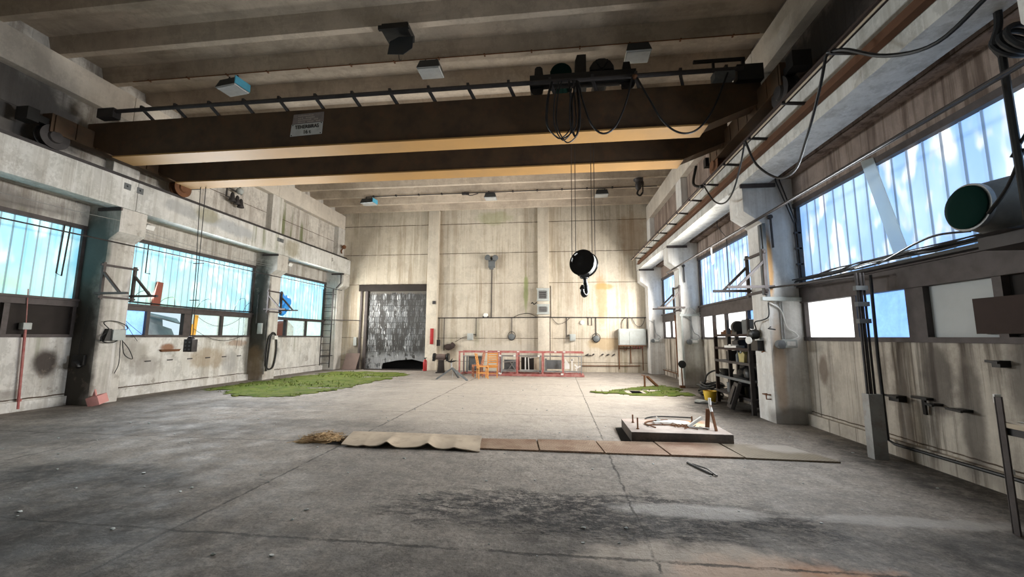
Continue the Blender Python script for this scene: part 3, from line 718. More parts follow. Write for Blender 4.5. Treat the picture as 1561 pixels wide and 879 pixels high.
m = MB(); m.tube(smooth_path([(3.75, 2.95, 4.49), (3.62, 3.35, 4.42), (3.52, 3.8, 4.27), (3.4, 4.2, 4.45), (3.28, 4.55, 4.8), (3.2, 4.72, 4.9)], 6), .02, 8)
solo('looped_cable', m, 'rubber', 'thick black cable loop at the top right in front of the pale beam', 'cable')
m = MB(); m.tube(smooth_path([(3.2, 4.74, 4.88), (3.22, 4.95, 4.55), (3.3, 5.4, 4.15), (3.42, 5.9, 3.95), (3.42, 6.35, 4.02), (3.3, 6.7, 4.4), (3.2, 6.8, 4.86)], 6), .018, 8)
solo('looped_cable', m, 'rubber', 'longest black cable loop hanging across the right runway beam', 'cable')
m = MB(); m.tube(smooth_path([(3.2, 6.82, 4.87), (3.24, 7.1, 4.6), (3.3, 7.6, 4.28), (3.34, 8.1, 4.22), (3.3, 8.5, 4.4), (3.22, 8.8, 4.85)], 6), .016, 8)
solo('looped_cable', m, 'rubber', 'short black cable loop on the right runway beam beyond the longest loop', 'cable')
m = MB(); m.tube(smooth_path([(3.15, 9.0, 5.4), (3.08, 9.02, 5.0), (3.2, 8.9, 4.86)], 6), .03, 8); m.ball((3.2, 8.88, 4.87), .05, 2, .1)
solo('cable_carrier', m, 'black', 'dark bent cable carrier arm on the track below the crane end', 'cable carrier')
# ------------------------------------------------------------------ floodlights
def floodlight(x, y, ztop, label, rz=0, blue=False, zr=7.5, w=.5):
    t = thing('floodlight', label, 'floodlight', (x, y, ztop - .24), 'floodlights under the roof ribs')
    def rot(mb):
        c = cos(rz); s = sin(rz)
        for v in mb.bm.verts: dx, dy = v.co.x - x, v.co.y - y; v.co.x = x + dx * c - dy * s; v.co.y = y + dx * s + dy * c
        return mb
    h = w / 2; z = ztop
    m = MB(); m.hexa([(x - h + .05, y - .13, z), (x + h - .05, y - .13, z), (x + h - .05, y + .13, z), (x - h + .05, y + .13, z)],
                     [(x - h, y - .19, z - .2), (x + h, y - .19, z - .2), (x + h, y + .19, z - .2), (x - h, y + .19, z - .2)])
    part('housing', rot(m), 'lamp_body', t)
    m = MB()
    for a, b in (((x - h, y - .19), (x + h, y - .19)), ((x + h, y - .19), (x + h, y + .19)), ((x + h, y + .19), (x - h, y + .19)), ((x - h, y + .19), (x - h, y - .19))):
        k = .93
        f = lambda p: (x + (p[0] - x) * k, y + (p[1] - y) * k)
        A, B = f(a), f(b)
        m.plate([(a[0], a[1], z - .2), (b[0], b[1], z - .2), (B[0], B[1], z - .225), (A[0], A[1], z - .225)], .006)
    m.box(x - h * .9, x + h * .9, y - .17, y + .17, z - .229, z - .224)
    part('reflector', rot(m), 'lamp_glass', t)
    if blue:
        m = MB(); m.box(x + h - .01, x + h + .012, y - .19, y + .19, z - .19, z - .01); part('side_plate', rot(m), 'lamp_blue', t, label='bright blue side plate')
    for dx in (-.12, .12):
        m = MB(); m.bar((x + dx, y, z - .01), (x + dx, y, zr), .025); part('hanger', rot(m), 'steel_dark', t)
    return t
floodlight(-7.38, 7.73, 7.36, 'blue sided floodlight under the roof above the left half of the crane', R(-8), True, w=.56)
floodlight(-2.66, 7.66, 7.38, 'small square floodlight with pale reflector above the middle of the crane girder', 0)
floodlight(1.66, 7.66, 7.40, 'floodlight with bright reflector close above the right side of the hoist trolley', 0)
floodlight(-8.05, 15.76, 7.42, 'distant floodlight under the far roof ribs near the left wall', R(-5), True, w=.6)
floodlight(-2.72, 15.76, 7.46, 'distant floodlight under the far roof ribs above the middle of the back wall', 0)
floodlight(1.82, 15.76, 7.42, 'distant floodlight under the far roof ribs, just right of the hook ropes', 0, w=.52)
t = thing('broken_floodlight', 'broken dark floodlight under the nearer roof rib with its lid hanging open', 'floodlight', (-3.03, 6.76, 6.97), 'floodlights under the roof ribs')
m = MB(); m.box(-3.3, -2.78, 6.62, 7.0, 7.36, 7.5); m.box(-3.34, -2.74, 6.56, 6.62, 7.34, 7.42); part('housing', m, 'black', t)
m = MB(); m.plate([(-3.2, 6.72, 6.93), (-2.9, 6.76, 6.93), (-2.74, 6.8, 7.08), (-2.74, 6.84, 7.36), (-3.02, 6.8, 7.34), (-3.18, 6.76, 7.22)], .012); part('lid', m, 'lamp_body', t)
m = MB(); m.tube([(-3.0, 6.78, 6.96), (-2.99, 6.77, 6.88), (-2.97, 6.77, 6.82), (-2.94, 6.77, 6.84)], .008, 6); part('hook', m, 'steel_dark', t)

m = MB(); m.tube([(-8.1, 15.6, 7.47), (-2, 15.6, 7.475), (3.95, 15.6, 7.47)], .02, 6)
for k in range(12): m.box(-7.8 + k, -7.74 + k, 15.57, 15.66, 7.45, 7.52)
m.box(-3.9, -3.6, 15.54, 15.64, 7.40, 7.5); m.tube(smooth_path([(-3.8, 15.55, 7.42), (-3.5, 15.5, 7.34), (-3.2, 15.55, 7.42)], 5), .02, 6)
solo('ceiling_conduit', m, 'steel_dark', 'thin cable conduit running along a far roof rib between the floodlights', 'conduit')
m = MB(); m.box(-10.4, 4.05, 8.58, 8.63, 7.43, 7.46)
m = MB(); m.tube([(-9.9, 7.64, 7.487), (-5, 7.64, 7.487), (4.0, 7.64, 7.487)], .011, 6)
for k in range(14): m.box(-9.5 + k, -9.47 + k, 7.62, 7.7, 7.48, 7.502)
solo('ceiling_conduit', m, 'rust', 'thin rusty conduit along the roof rib carrying the nearer floodlights', 'conduit')
t = thing('siren', 'dark siren horn hanging from the roof just left of the right runway beam', 'siren', (3.05, 14.76, 6.8))
m = MB(); m.bar((3.22, 14.76, 7.5), (3.22, 14.76, 6.95), .04); part('hanger', m, 'steel_dark', t)
m = MB(); m.lathe([(.05, 0), (.1, .06), (.12, .22), (.1, .3), (.16, .36), (.17, .42), (.05, .44)], (3.05, 14.7, 7.0), (0, 0, 1), 18); m.box(3.03, 3.25, 14.68, 14.8, 7.2, 7.32); part('body', m, 'steel_dark', t)
m = MB(); m.tube(smooth_path([(3.05, 14.7, 7.02), (3.0, 14.7, 6.86), (3.1, 14.68, 6.78), (3.2, 14.7, 6.9)], 5), .035, 8); part('horn', m, 'black', t)

# bell shaped lamps on the west wall above the runway
t = thing('bell_lamp', 'cluster of dark bell lamps on a bracket high on the left wall', 'lamp cluster', (-10.55, 11.4, 5.8))
m = MB(); m.bar((-10.5, 11.15, 6.75), (-10.5, 11.15, 5.98), .035); m.bar((-10.5, 11.65, 6.75), (-10.5, 11.65, 6.3), .035); m.bar((-10.5, 11.1, 6.3), (-10.5, 11.75, 6.25), .035); m.bar((-10.5, 11.15, 6.0), (-10.5, 11.7, 5.95), .03); m.bar((-10.71, 11.15, 6.7), (-10.48, 11.15, 6.7), .04)
part('bracket', m, 'steel_dark', t)
for y, z in ((11.38, 5.9), (11.58, 5.86), (11.74, 5.8)):
    m = MB(); m.lathe([(.1, 0), (.105, .02), (.07, .12), (.05, .26), (.02, .3)], (-10.5, y, z), (0, 0, 1), 16); part('bell', m, 'steel_dark', t)
m = MB(); m.ball((-10.45, 11.6, 6.32), .12, 2, .05); part('globe', m, 'grey_paint', t)

# ------------------------------------------------------------------ wall brackets for slewing arms
def wall_bracket(side, y0, label):
    xi = -10.38 if side < 0 else 3.92; s = -side
    X = lambda d: xi + s * d
    t = thing('wall_bracket', label, 'wall bracket', (X(0), y0 + .3, 2.36), 'steel arm brackets on the pillars')
    for yy in (y0 - .04, y0 + .64):
        m = MB(); m.bar((X(.03), yy, 2.36), (X(.03), yy, 3.22), .055); part('post', m, 'steel_frame', t)
        m = MB(); m.bar((X(-.12), yy, 2.5), (X(.72), yy, 2.5), .05); part('arm', m, 'steel_frame', t)
        m = MB(); m.bar((X(.05), yy, 2.98), (X(.52), yy, 2.51), .045); part('brace', m, 'steel_frame', t)
    for z in (3.16, 2.42):
        m = MB(); m.bar((X(.03), y0 - .1, z), (X(.03), y0 + .7, z), .045); part('tie_bar', m, 'steel_frame', t)
    return t
wall_bracket(-1, 7.92, 'steel arm bracket clamped round the nearest left pillar')
wall_bracket(-1, 13.2, 'steel arm bracket with blue plastic behind it on the middle left pillar')
wall_bracket(1, 7.92, 'steel arm bracket clamped round the nearest right pillar above the shelving')
wall_bracket(1, 13.2, 'steel arm bracket on the middle right pillar')

m = MB(); m.ball((-10.5, 14.0, 2.98), .2, 3, .14, (.6, 1.0, 1.1)); m.ball((-10.5, 14.3, 2.8), .27, 3, .13, (.5, .9, 1.2)); m.ball((-10.55, 14.2, 2.5), .16, 3, .15, (.6, 1.1, 1.1))
solo('plastic_sheet', m, 'blue_tarp', 'crumpled bright blue plastic sheet stuffed behind the bracket at the left window', 'plastic sheet')

# ------------------------------------------------------------------ west wall fittings
m = MB(); m.tube([(-10.345, 3.5, 3.72), (-10.345, 18.0, 3.74)], .016, 6)
solo('wall_conduit', m, 'steel_dark', 'thin dark pipe running along the left windows in front of the pillars', 'pipe')
m = MB()
for (p, q, d) in (((-10.3, 4.5, 4.24), (-10.1, 7.9, 4.2), .06), ((-10.34, 8.5, 4.1), (-10.34, 13.2, 4.06), .12), ((-10.32, 8.5, 4.16), (-10.32, 13.2, 4.1), .08)): m.tube(sag(p, q, d), .006, 5)
solo('slack_wire', m, 'grey_steel', 'thin slack wires strung between the left pillars under the runway beam', 'wire')
t = thing('pendant_control', 'dark crane control box hanging on two cables in front of the left wall', 'control box', (-9.28, 9.2, 1.12))
m = MB(); m.box(-9.4, -9.16, 9.12, 9.28, 1.14, 1.46); m.prism([(-9.36, 1.46), (-9.2, 1.46), (-9.25, 1.53), (-9.31, 1.53)], 'y', 9.15, 9.25); part('box', m, 'steel_dark', t, .012)
m = MB()
for i in range(2):
    for j in range(3): m.cyl((-9.33 + i * .1, 9.12, 1.2 + j * .09), (-9.33 + i * .1, 9.105, 1.2 + j * .09), .022, 10)
part('button', m, 'grey_dark', t)
for d in (-.03, .04):
    m = MB(); m.tube([(-9.28 + d, 9.2, 1.5), (-9.24 + d, 9.13, 3.2), (-9.18 + d * 2.2, 9.0, 5.42)], .009, 6); part('cable', m, 'rubber', t)
m = MB(); m.bar((-9.38, 9.15, 2.45), (-9.12, 9.15, 2.45), .02); m.bar((-9.36, 9.13, 3.4), (-9.06, 9.13, 3.4), .02); part('cable_spacer', m, 'steel_dark', t)

t = thing('switch_box', 'grey switch box with loose black cables on the nearest left pillar', 'switch box', (-10.3, 8.24, 1.42))
m = MB(); m.box(-10.38, -10.22, 8.14, 8.42, 1.43, 1.68); part('box', m, 'grey_paint', t, .015)
m = MB(); m.prism([(8.0, 1.42), (8.14, 1.42), (8.14, 1.7), (8.08, 1.7)], 'x', -10.38, -10.26); part('gland_box', m, 'black', t)
m = MB()
m.tube(smooth_path([(-10.3, 8.1, 1.7), (-10.3, 7.98, 1.84), (-10.32, 8.2, 1.88), (-10.32, 8.45, 1.8), (-10.3, 8.5, 1.7), (-10.3, 8.36, 1.68)], 5), .01, 6)
m.tube(smooth_path([(-10.3, 8.05, 1.6), (-10.3, 7.96, 1.5), (-10.3, 8.02, 1.4), (-10.3, 8.2, 1.38), (-10.28, 8.3, 1.43)], 5), .012, 6)
m.tube(smooth_path([(-10.28, 8.4, 1.43), (-10.28, 8.48, 1.1), (-10.26, 8.66, .98), (-10.3, 8.6, 1.2), (-10.3, 8.44, 1.4)], 5), .009, 6)
m.tube(smooth_path([(-10.28, 8.36, 1.43), (-10.3, 8.4, .9), (-10.34, 8.36, .66)], 5), .009, 6)
part('loose_cable', m, 'rubber', t)
m = MB(); m.box(-10.85, -10.55, 7.86, 7.92, .88, 1.1); m.ball((-10.7, 7.88, .9), .09, 2, .25); m.tube(smooth_path([(-10.7, 7.88, 1.1), (-10.72, 7.88, 1.3), (-10.66, 7.88, 1.7), (-10.6, 7.88, 2.2)], 4), .008, 6)
solo('wall_socket', m, 'black', 'sooty black socket on the shaded face of the nearest left pillar', 'socket')
m = MB(); m.obox((-10.2, 7.97, .12), (.22, .3, .2), (R(8), R(-14), R(20))); m.prism([(-10.3, .2), (-10.2, .2), (-10.26, .36)], 'y', 7.93, 7.97)
solo('block_scrap', m, 'pink', 'broken pink block lying at the foot of the nearest left pillar', 'block', bevel=.012)
t = thing('standpipe', 'red rusty standpipe rising to a small box at the left edge', 'pipe', (-10.93, 7.08, .05))
m = MB(); m.tube([(-10.93, 7.12, .05), (-10.93, 7.08, 1.0), (-10.93, 7.05, 1.7)], .022, 8); m.cyl((-10.93, 7.12, .2), (-10.93, 7.12, .25), .035, 8); m.tube([(-10.93, 7.05, 1.78), (-10.93, 7.0, 2.5)], .008, 6); part('pipe', m, 'red_frame', t)
m = MB(); m.box(-11.0, -10.88, 6.98, 7.12, 1.66, 1.8); part('box', m, 'grey_paint', t, .012)
# ladder at the far west pillar
t = thing('wall_ladder', 'thin steel ladder fixed to the corner pillar beside the left window', 'ladder', (-10.78, 17.58, .1))
for x in (-11.0, -10.52):
    m = MB(); m.bar((x, 17.57, .1), (x, 17.57, 3.75), .04); part('rail', m, 'steel_dark', t)
for k in range(12):
    m = MB(); m.bar((-11.0, 17.57, .3 + k * .3), (-10.52, 17.57, .3 + k * .3), .022); part('rung', m, 'steel_dark', t)
for z in (.65, 2.1, 2.9, 3.5):
    m = MB(); m.bar((-11.1, 17.6, z), (-10.4, 17.6, z), .03); part('wall_clip', m, 'steel_dark', t)
t = thing('hose_loop', 'black hose hanging in a loop on the middle left pillar', 'hose', (-10.33, 13.5, .2))
m = MB(); m.tube(smooth_path([(-10.33, 13.5, 1.62), (-10.33, 13.32, 1.5), (-10.33, 13.24, .9), (-10.33, 13.3, .45), (-10.33, 13.5, .36), (-10.33, 13.66, .5), (-10.33, 13.74, 1.0), (-10.33, 13.7, 1.45), (-10.33, 13.56, 1.66), (-10.33, 13.42, 1.55), (-10.33, 13.36, 1.0), (-10.33, 13.3, .3)], 5), .028, 8); part('hose', m, 'rubber', t)
m = MB(); m.box(-10.38, -10.28, 13.55, 13.72, 1.42, 1.56); part('holder', m, 'white_metal', t, .01)
m = MB(); m.tube([(-10.36, 13.22, 2.3), (-10.34, 13.18, .2)], .014, 6); m.tube([(-10.75, 13.15, 3.05), (-10.75, 13.15, 1.9)], .014, 6); m.tube([(-10.75, 13.15, 3.05), (-10.68, 13.15, 3.12)], .014, 6)
solo('drop_cable', m, 'rubber', 'thin black cables dropping down the middle left pillar', 'cable')
m = MB(); m.box(-10.66, -10.5, 13.12, 13.2, 1.62, 2.0); solo('junction_box', m, 'grey_paint', 'pale junction box on the dirty face of the middle left pillar', 'junction box', bevel=.01)
for (y0, y1, z0, z1, lab) in ((7.9, 8.05, 4.98, 5.13, 'dark square steel plate in the left runway beam, nearer of two above the first pillar'), (8.19, 8.34, 4.98, 5.13, 'dark square steel plate in the left runway beam, farther of two above the first pillar'), (13.08, 13.42, 4.98, 5.12, 'dark double steel plate in the left runway beam above the middle pillar')):
    m = MB(); m.box(-10.123, -10.113, y0, y1, z0, z1); m.cyl((-10.115, (y0 + y1) / 2, z0 + .08), (-10.08, (y0 + y1) / 2, z0 + .08), .02, 8)
    solo('beam_plate', m, 'grey_dark', lab, 'steel plate', 'plates set in the left runway beam')
for (y, z, lab) in ((8.6, 4.28, 'small floodlight under the left runway beam by the nearest pillar'), (13.95, 4.3, 'small white floodlight under the left runway beam by the middle pillar')):
    t = thing('spotlight', lab, 'spotlight', (-10.3, y, z))
    m = MB(); m.obox((-10.3, y, z), (.1, .22, .14), (R(0), R(20), 0)); part('housing', m, 'black', t)
    m = MB(); m.obox((-10.245, y + .1, z - .02), (.04, .2, .12), (0, R(20), 0)); part('lamp_glass', m, 'white_metal', t)
    m = MB(); m.bar((-10.3, y, z), (-10.3, y - .08, z + .25), .02); part('bracket', m, 'steel_dark', t)
m = MB(); m.tube(smooth_path([(-10.42, 17.95, 5.55), (-10.45, 17.95, 5.68), (-10.36, 17.95, 5.84)], 4), .03, 8); m.ball((-10.33, 17.95, 5.87), .1, 2, .1)
solo('rusty_valve', m, 'rust', 'rusty pipe end above the runway beam in the far left corner', 'valve')
m = MB(); m.tube([(-10.2, 17.62, 4.5), (-10.2, 17.62, 4.05), (-10.42, 17.62, 3.8)], .03, 8); solo('rain_pipe', m, 'steel_dark', 'short bent black pipe on the far left corner pillar', 'pipe')
m = MB(); m.tube([(-11.0, 17.6, 2.32), (-10.35, 17.6, 2.3), (-9.45, 18.22, 2.3)], .022, 6); solo('wall_conduit', m, 'steel_dark', 'dark conduit crossing from the left window to the gate frame', 'conduit')
# clutter on the window ledges and the wall hooks
m = MB(); m.prism([(10.1, 1.1), (10.7, 1.1), (10.55, 1.2)], 'x', -11.0, -10.97)
m = MB()
for k in range(6): m.bar((-10.99, 9.6 + k * .62, .86), (-10.95, 9.72 + k * .62, .865), .03)
solo('wall_hook', m, 'steel_dark', 'row of small dark hooks on the left wall below the windows', 'hooks')
m = MB(); m.prism([(9.95, 1.16), (10.55, 1.16), (10.5, 1.1), (10.0, 1.1)], 'x', -11.0, -10.93); solo('drip_tray', m, 'rust', 'small rusty tray on the left wall beside the hanging control box', 'tray')
m = MB()
for k, (y, a) in enumerate(((9.0, .3), (9.7, .2), (10.9, .25), (12.3, .4), (12.7, .3))):
    m.tube(smooth_path([(-10.9, y, 2.4), (-10.88, y + .15, 2.36 + a), (-10.87, y + .4, 2.42 + a), (-10.9, y + .5, 2.38)], 5), .007, 5)
m.tube(sag((-10.88, 8.6, 2.42), (-10.88, 13.1, 2.4), .03), .022, 6)
for (ya, yb, za, zb, d) in ((10.95, 12.7, 2.15, 2.2, .32), (8.7, 9.3, 2.3, 1.4, .05), (8.62, 9.5, 2.2, 1.5, .02), (10.9, 12.9, 1.75, 1.6, .28)): m.tube(sag((-10.93, ya, za), (-10.93, yb, zb), d), .006, 5)
for (ya, zb) in ((12.55, 1.1), (12.75, 1.2)): m.tube([(-10.9, ya, 2.2), (-10.92, ya + .04, 1.7), (-10.9, ya - .02, zb)], .005, 5)
solo('ledge_cable', m, 'rubber', 'loose black cables lying along the middle left window rail', 'cable')
m = MB(); m.tube([(-10.93, 9.3, 4.0), (-10.93, 9.3, 3.2), (-10.93, 9.42, 3.2)], .014, 6)
solo('window_rod', m, 'steel_dark', 'thin hooked rod hanging before the left window near the first pillar', 'rod')
m = MB(); m.tube([(-10.93, 7.45, 4.0), (-10.93, 7.42, 2.9), (-10.93, 7.52, 2.85), (-10.93, 7.56, 4.0)], .014, 6)
solo('window_rod', m, 'steel_dark', 'thin bent rod hanging before the nearest left window', 'rod')

# things seen through the west windows, outside
m = MB(); m.plate([(-11.9, 9.9, 2.1), (-11.9, 11.1, 1.75), (-11.7, 11.1, 1.4), (-11.7, 10.0, 1.6)], .05); m.plate([(-12.1, 10.2, 1.5), (-12.1, 11.0, 1.5), (-12.1, 10.9, 2.15), (-12.1, 10.3, 2.1)], .05); m.plate([(-11.8, 9.9, 2.2), (-11.75, 11.2, 1.9), (-11.9, 11.2, 2.05), (-11.9, 9.9, 2.25)], .04); m.box(-12.4, -11.8, 9.9, 11.2, -.2, 1.5)
solo('scrap_heap', m, 'rubble', 'grey sheet scrap piled outside the left window', 'scrap')
m = MB(); m.prism([(10.86, 1.566), (11.03, 1.566), (11.07, 2.17), (10.93, 2.18), (10.92, 1.9), (10.86, 1.88)], 'x', -11.005, -10.985); solo('orange_board', m, 'orange', 'narrow orange board standing on the sill of the middle left window', 'board')
m = MB(); m.prism([(15.55, -.2), (16.75, -.2), (16.7, 1.95), (16.3, 2.2), (15.7, 2.05)], 'x', -12.2, -11.8); solo('brick_stack', m, 'brick_red', 'red brick mass standing outside the far left window', 'bricks')
m = MB(); m.prism([(9.52, 2.36), (9.74, 2.36), (9.78, 3.0), (9.62, 3.02)], 'x', -10.93, -10.88); solo('broken_board', m, 'brick_red', 'reddish broken board leaning on the left window sheet', 'board')

# ------------------------------------------------------------------ east wall fittings
m = MB(); m.tube([(3.79, 2.7, 3.79), (3.79, 14.2, 3.79), (3.85, 14.25, 3.76), (4.3, 14.3, 3.7), (4.35, 14.3, 2.6)], .017, 6); m.tube([(3.78, 2.7, 3.755), (3.78, 14.0, 3.755)], .009, 5)
solo('wall_conduit', m, 'steel_dark', 'long thin pipe running along the right windows in front of the pillars', 'pipe')
for (y, z0, lab) in ((7.86, 3.24, 'thin rod hanging from the pipe on the nearest right pillar'), (10.2, 3.35, 'thin pale rod hanging from the pipe before the middle right window'), (13.15, 3.3, 'thin rod hanging from the pipe on the middle right pillar')):
    x = 4.05 if y != 10.2 else 3.82
    m = MB(); m.bar((x, y, 3.8), (x + .01, y, z0), .028)
    if y != 10.2: m.lathe([(.02, 0), (.045, 0), (.045, .05), (.02, .05)], (x, y + .04, 3.84), (0, -1, 0), 12)
    solo('drop_rod', m, 'steel_dark' if y != 10.2 else 'white_metal', lab, 'rod', 'rods hanging along the right wall')
m = MB(); m.box(3.895, 3.955, 7.87, 7.935, 2.3, 3.72); m.box(3.86, 3.9, 7.9, 7.97, 2.35, 3.7); solo('corner_channel', m, 'grey_dark', 'grey steel channel on the edge of the nearest right pillar', 'channel')
m = MB(); m.box(3.895, 3.95, 13.15, 13.215, .3, 3.7); solo('corner_channel', m, 'grey_paint', 'pale steel channel on the edge of the middle right pillar', 'channel')
def pillar_box(x, y, z, zt, label, white=False):
    t = thing('socket_box', label, 'socket box', (x, y - .06, z - .1), 'socket boxes on the right pillars')
    m = MB(); m.box(x - .02, x + .2, y - .16, y, z - .08, z + .07); part('box', m, 'grey_paint', t, .018)
    m = MB(); m.box(x + .02, x + .16, y - .168, y - .155, z - .04, z + .035); m.cyl((x + .09, y - .165, z), (x + .09, y - .175, z), .02, 10); part('cover', m, 'white_metal', t)
    m = MB(); m.lathe([(.02, 0), (.075, 0), (.08, .03), (.08, .13), (.03, .15)], (x - .05, y - .02, z - .02), (0, -1, 0), 14); part('socket', m, 'grey_dark', t)
    for d in (0, .035):
        m = MB(); m.tube([(x + .02 + d, y - .02, z + .06), (x + .02 + d, y - .02, zt)], .011, 6); part('conduit', m, 'grey_steel', t)
    m = MB(); m.tube(smooth_path([(x + .15, y - .08, z + .06), (x + .26, y - .08, z + .12), (x + .22, y - .05, z + .2), (x + .1, y - .04, z + .3), (x + .02, y - .03, zt - .15), (x - .16, y - .03, zt - .02)], 5), .012, 6); part('cable', m, 'white_metal' if white else 'grey_steel', t)
pillar_box(4.1, 7.92, 1.45, 2.22, 'grey socket box with looped white cable on the nearest right pillar', True)
pillar_box(4.16, 13.2, 1.43, 2.24, 'grey socket box with conduit on the middle right pillar')
pillar_box(4.08, 17.7, 1.42, 2.3, 'small grey socket box on the far right corner pillar')
m = MB(); m.prism([(3.8, 2.24), (4.52, 2.22), (4.52, 2.29), (3.8, 2.31)], 'y', 7.84, 7.92); solo('angle_band', m, 'grey_paint', 'pale grey steel band across the nearest right pillar above the socket box', 'steel band')
m = MB(); m.box(3.86, 4.55, 13.14, 13.2, 2.22, 2.29); m.tube(smooth_path([(4.05, 13.13, 2.3), (4.15, 13.12, 2.5), (4.3, 13.12, 2.42), (4.35, 13.12, 2.3), (4.5, 13.12, 2.34), (4.7, 13.12, 2.45)], 5), .012, 6)
solo('angle_band', m, 'grey_paint', 'pale grey steel band with curled wire across the middle right pillar', 'steel band')
m = MB()
for d in (0, .07): m.tube([(4.2 + d, 7.87, 6.6), (4.2 + d, 7.87, 4.55), (4.46 + d * .6, 7.86, 3.7), (4.48 + d * .6, 7.86, 2.55)], .013, 6)
for z in (3.5, 3.2, 2.9): m.box(4.45, 4.56, 7.85, 7.89, z, z + .03)
solo('riser_pipe', m, 'steel_dark', 'pair of thin riser pipes in the corner beside the nearest right pillar', 'pipe')
m = MB(); m.tube([(4.27, 10.9, 6.6), (4.27, 10.9, 4.5), (4.48, 10.9, 4.2), (4.48, 10.9, 2.6)], .012, 6)
solo('riser_pipe', m, 'steel_dark', 'thin riser pipe before the middle right window', 'pipe')
m = MB(); m.tube([(3.92, 7.8, 2.47), (4.2, 5.95, 2.4)], .018, 6); solo('cross_bar', m, 'steel_dark', 'thin dark bar from the nearest right pillar to the conduit post', 'bar')
# cables on the window rail
m = MB(); rnd = random.Random(5)
for k in range(7):
    x = 4.40 + rnd.uniform(-.05, .05); z = 2.54 + rnd.uniform(0, .08); p = []
    for q in range(9): p.append((x + rnd.uniform(-.03, .03), 7.85 - q * .55, z + rnd.uniform(-.02, .035)))
    m.tube(smooth_path(p, 4), rnd.choice((.009, .012, .02)), 6)
m.box(4.33, 4.48, 3.3, 7.8, 2.49, 2.53)
m.tube(smooth_path([(4.38, 5.9, 2.56), (4.2, 5.4, 2.58), (4.05, 4.9, 2.62), (4.02, 4.6, 2.64), (4.05, 4.3, 2.6)], 5), .012, 6)
solo('ledge_cable', m, 'rubber', 'tangle of black cables lying along the nearest right window rail', 'cable')
t = NT('milky_plastic')
a = t.n('ShaderNodeBsdfPrincipled'); t.put(a.inputs['Base Color'], t.mix(t.noise(3), (.62, .68, .68), (.42, .47, .48))); b = t.n('ShaderNodeBsdfTranslucent'); t.put(b.inputs[0], (.88, .92, .92)); mx = t.n('ShaderNodeMixShader'); mx.inputs[0].default_value = .3
t.t.links.new(b.outputs[0], mx.inputs[1]); t.t.links.new(a.outputs[0], mx.inputs[2]); t.t.links.new(mx.outputs[0], t.out.inputs[0]); MAT['milky'] = t.m
m = MB(); m.plate([(4.485, 5.72, 2.53), (4.485, 5.50, 2.53), (4.485, 5.93, 4.1), (4.485, 6.15, 4.14)], .012)
for v in m.bm.verts: pass
solo('plastic_strip', m, 'milky', 'milky plastic strip leaning crooked across the nearest right window', 'plastic strip')
# flared drum on the window rail
t = thing('ventilation_drum', 'big pale drum with dark green end cover standing on the right window rail', 'drum', (4.25, 4.2, 2.5))
ax = Vector((1, -.02, -.02)); c0 = Vector((4.0, 4.27, 2.83))
m = MB(); m.lathe([(.1, .0), (.205, 0), (.215, .03), (.225, .1), (.31, .40), (.34, .5), (.1, .5)], c0, ax, 40); part('shell', m, 'tank', t)
m = MB(); m.lathe([(.02, -.03), (.12, -.028), (.2, -.012), (.212, 0), (.212, .016), (.02, .016)], c0, ax, 40); part('end_cover', m, 'green_dark', t, label='dark green round end cover')
m = MB(); m.lathe([(.205, .02), (.232, .02), (.232, .06), (.205, .06)], c0, ax, 40); part('rim', m, 'grey_steel', t)
m = MB(); m.box(4.1, 4.5, 3.6, 4.3, 2.4, 2.52); m.prism([(3.95, 2.52), (4.45, 2.52), (4.4, 2.62), (4.3, 2.56), (4.15, 2.56)], 'y', 3.9, 4.2); part('cradle', m, 'steel_dark', t)
m = MB(); m.tube([(4.03, 3.8, 4.12), (4.03, 3.8, 2.57)], .028, 8); m.tube(smooth_path([(4.03, 3.85, 3.15), (4.08, 3.7, 3.4), (4.2, 3.5, 3.8)], 4), .014, 6); m.tube(smooth_path([(3.98, 4.05, 2.7), (4.02, 3.9, 2.9), (4.06, 3.78, 3.2)], 5), .016, 6)
solo('down_pipe', m, 'black', 'black upright pipe before the nearest right window, below the coiled hose', 'pipe')
m = MB()
for k in range(3):
    p = [(4.10 + .15 * cos(a), 3.78 - .06 * k + .05 * sin(a), 4.17 + (.13 + .012 * k) * sin(a)) for a in [2 * pi * i / 20 for i in range(20)]]; m.tube(p, .024, 8, closed=True)
m.tube(smooth_path([(4.03, 3.8, 4.1), (3.96, 3.78, 4.2), (4.02, 3.78, 4.4), (4.05, 3.8, 4.75)], 5), .03, 8)
solo('coiled_hose', m, 'rubber', 'coiled dark hose hanging at the top right edge', 'hose')
# post with conduits in front of the sill
t = thing('conduit_post', 'grey steel channel post with conduits standing in front of the right window sill', 'post', (4.13, 5.88, 0))
m = MB(); m.box(4.04, 4.21, 5.83, 5.87, 0, .82); m.box(4.04, 4.06, 5.87, 5.95, 0, .82); m.box(4.19, 4.21, 5.87, 5.95, 0, .82); part('channel', m, 'grey_steel', t)
for i, (x, r) in enumerate(((4.08, .016), (4.125, .02), (4.17, .014))):
    m = MB(); m.tube([(x, 5.9, .3), (x, 5.9, 2.44)], r, 8); part('conduit', m, 'steel_dark', t)
m = MB()
for z in (1.75, 1.98, 2.2): m.box(4.05, 4.2, 5.87, 5.93, z, z + .06)
part('clip', m, 'grey_dark', t)
m = MB(); m.tube([(4.30, 5.95, 2.42), (4.36, 6.05, 1.3), (4.39, 6.07, .2), (4.42, 6.0, .16), (4.43, 3.0, .22)], .02, 8)
solo('wall_cable', m, 'rubber', 'black cable dropping beside the conduit post and running along the wall foot', 'cable')
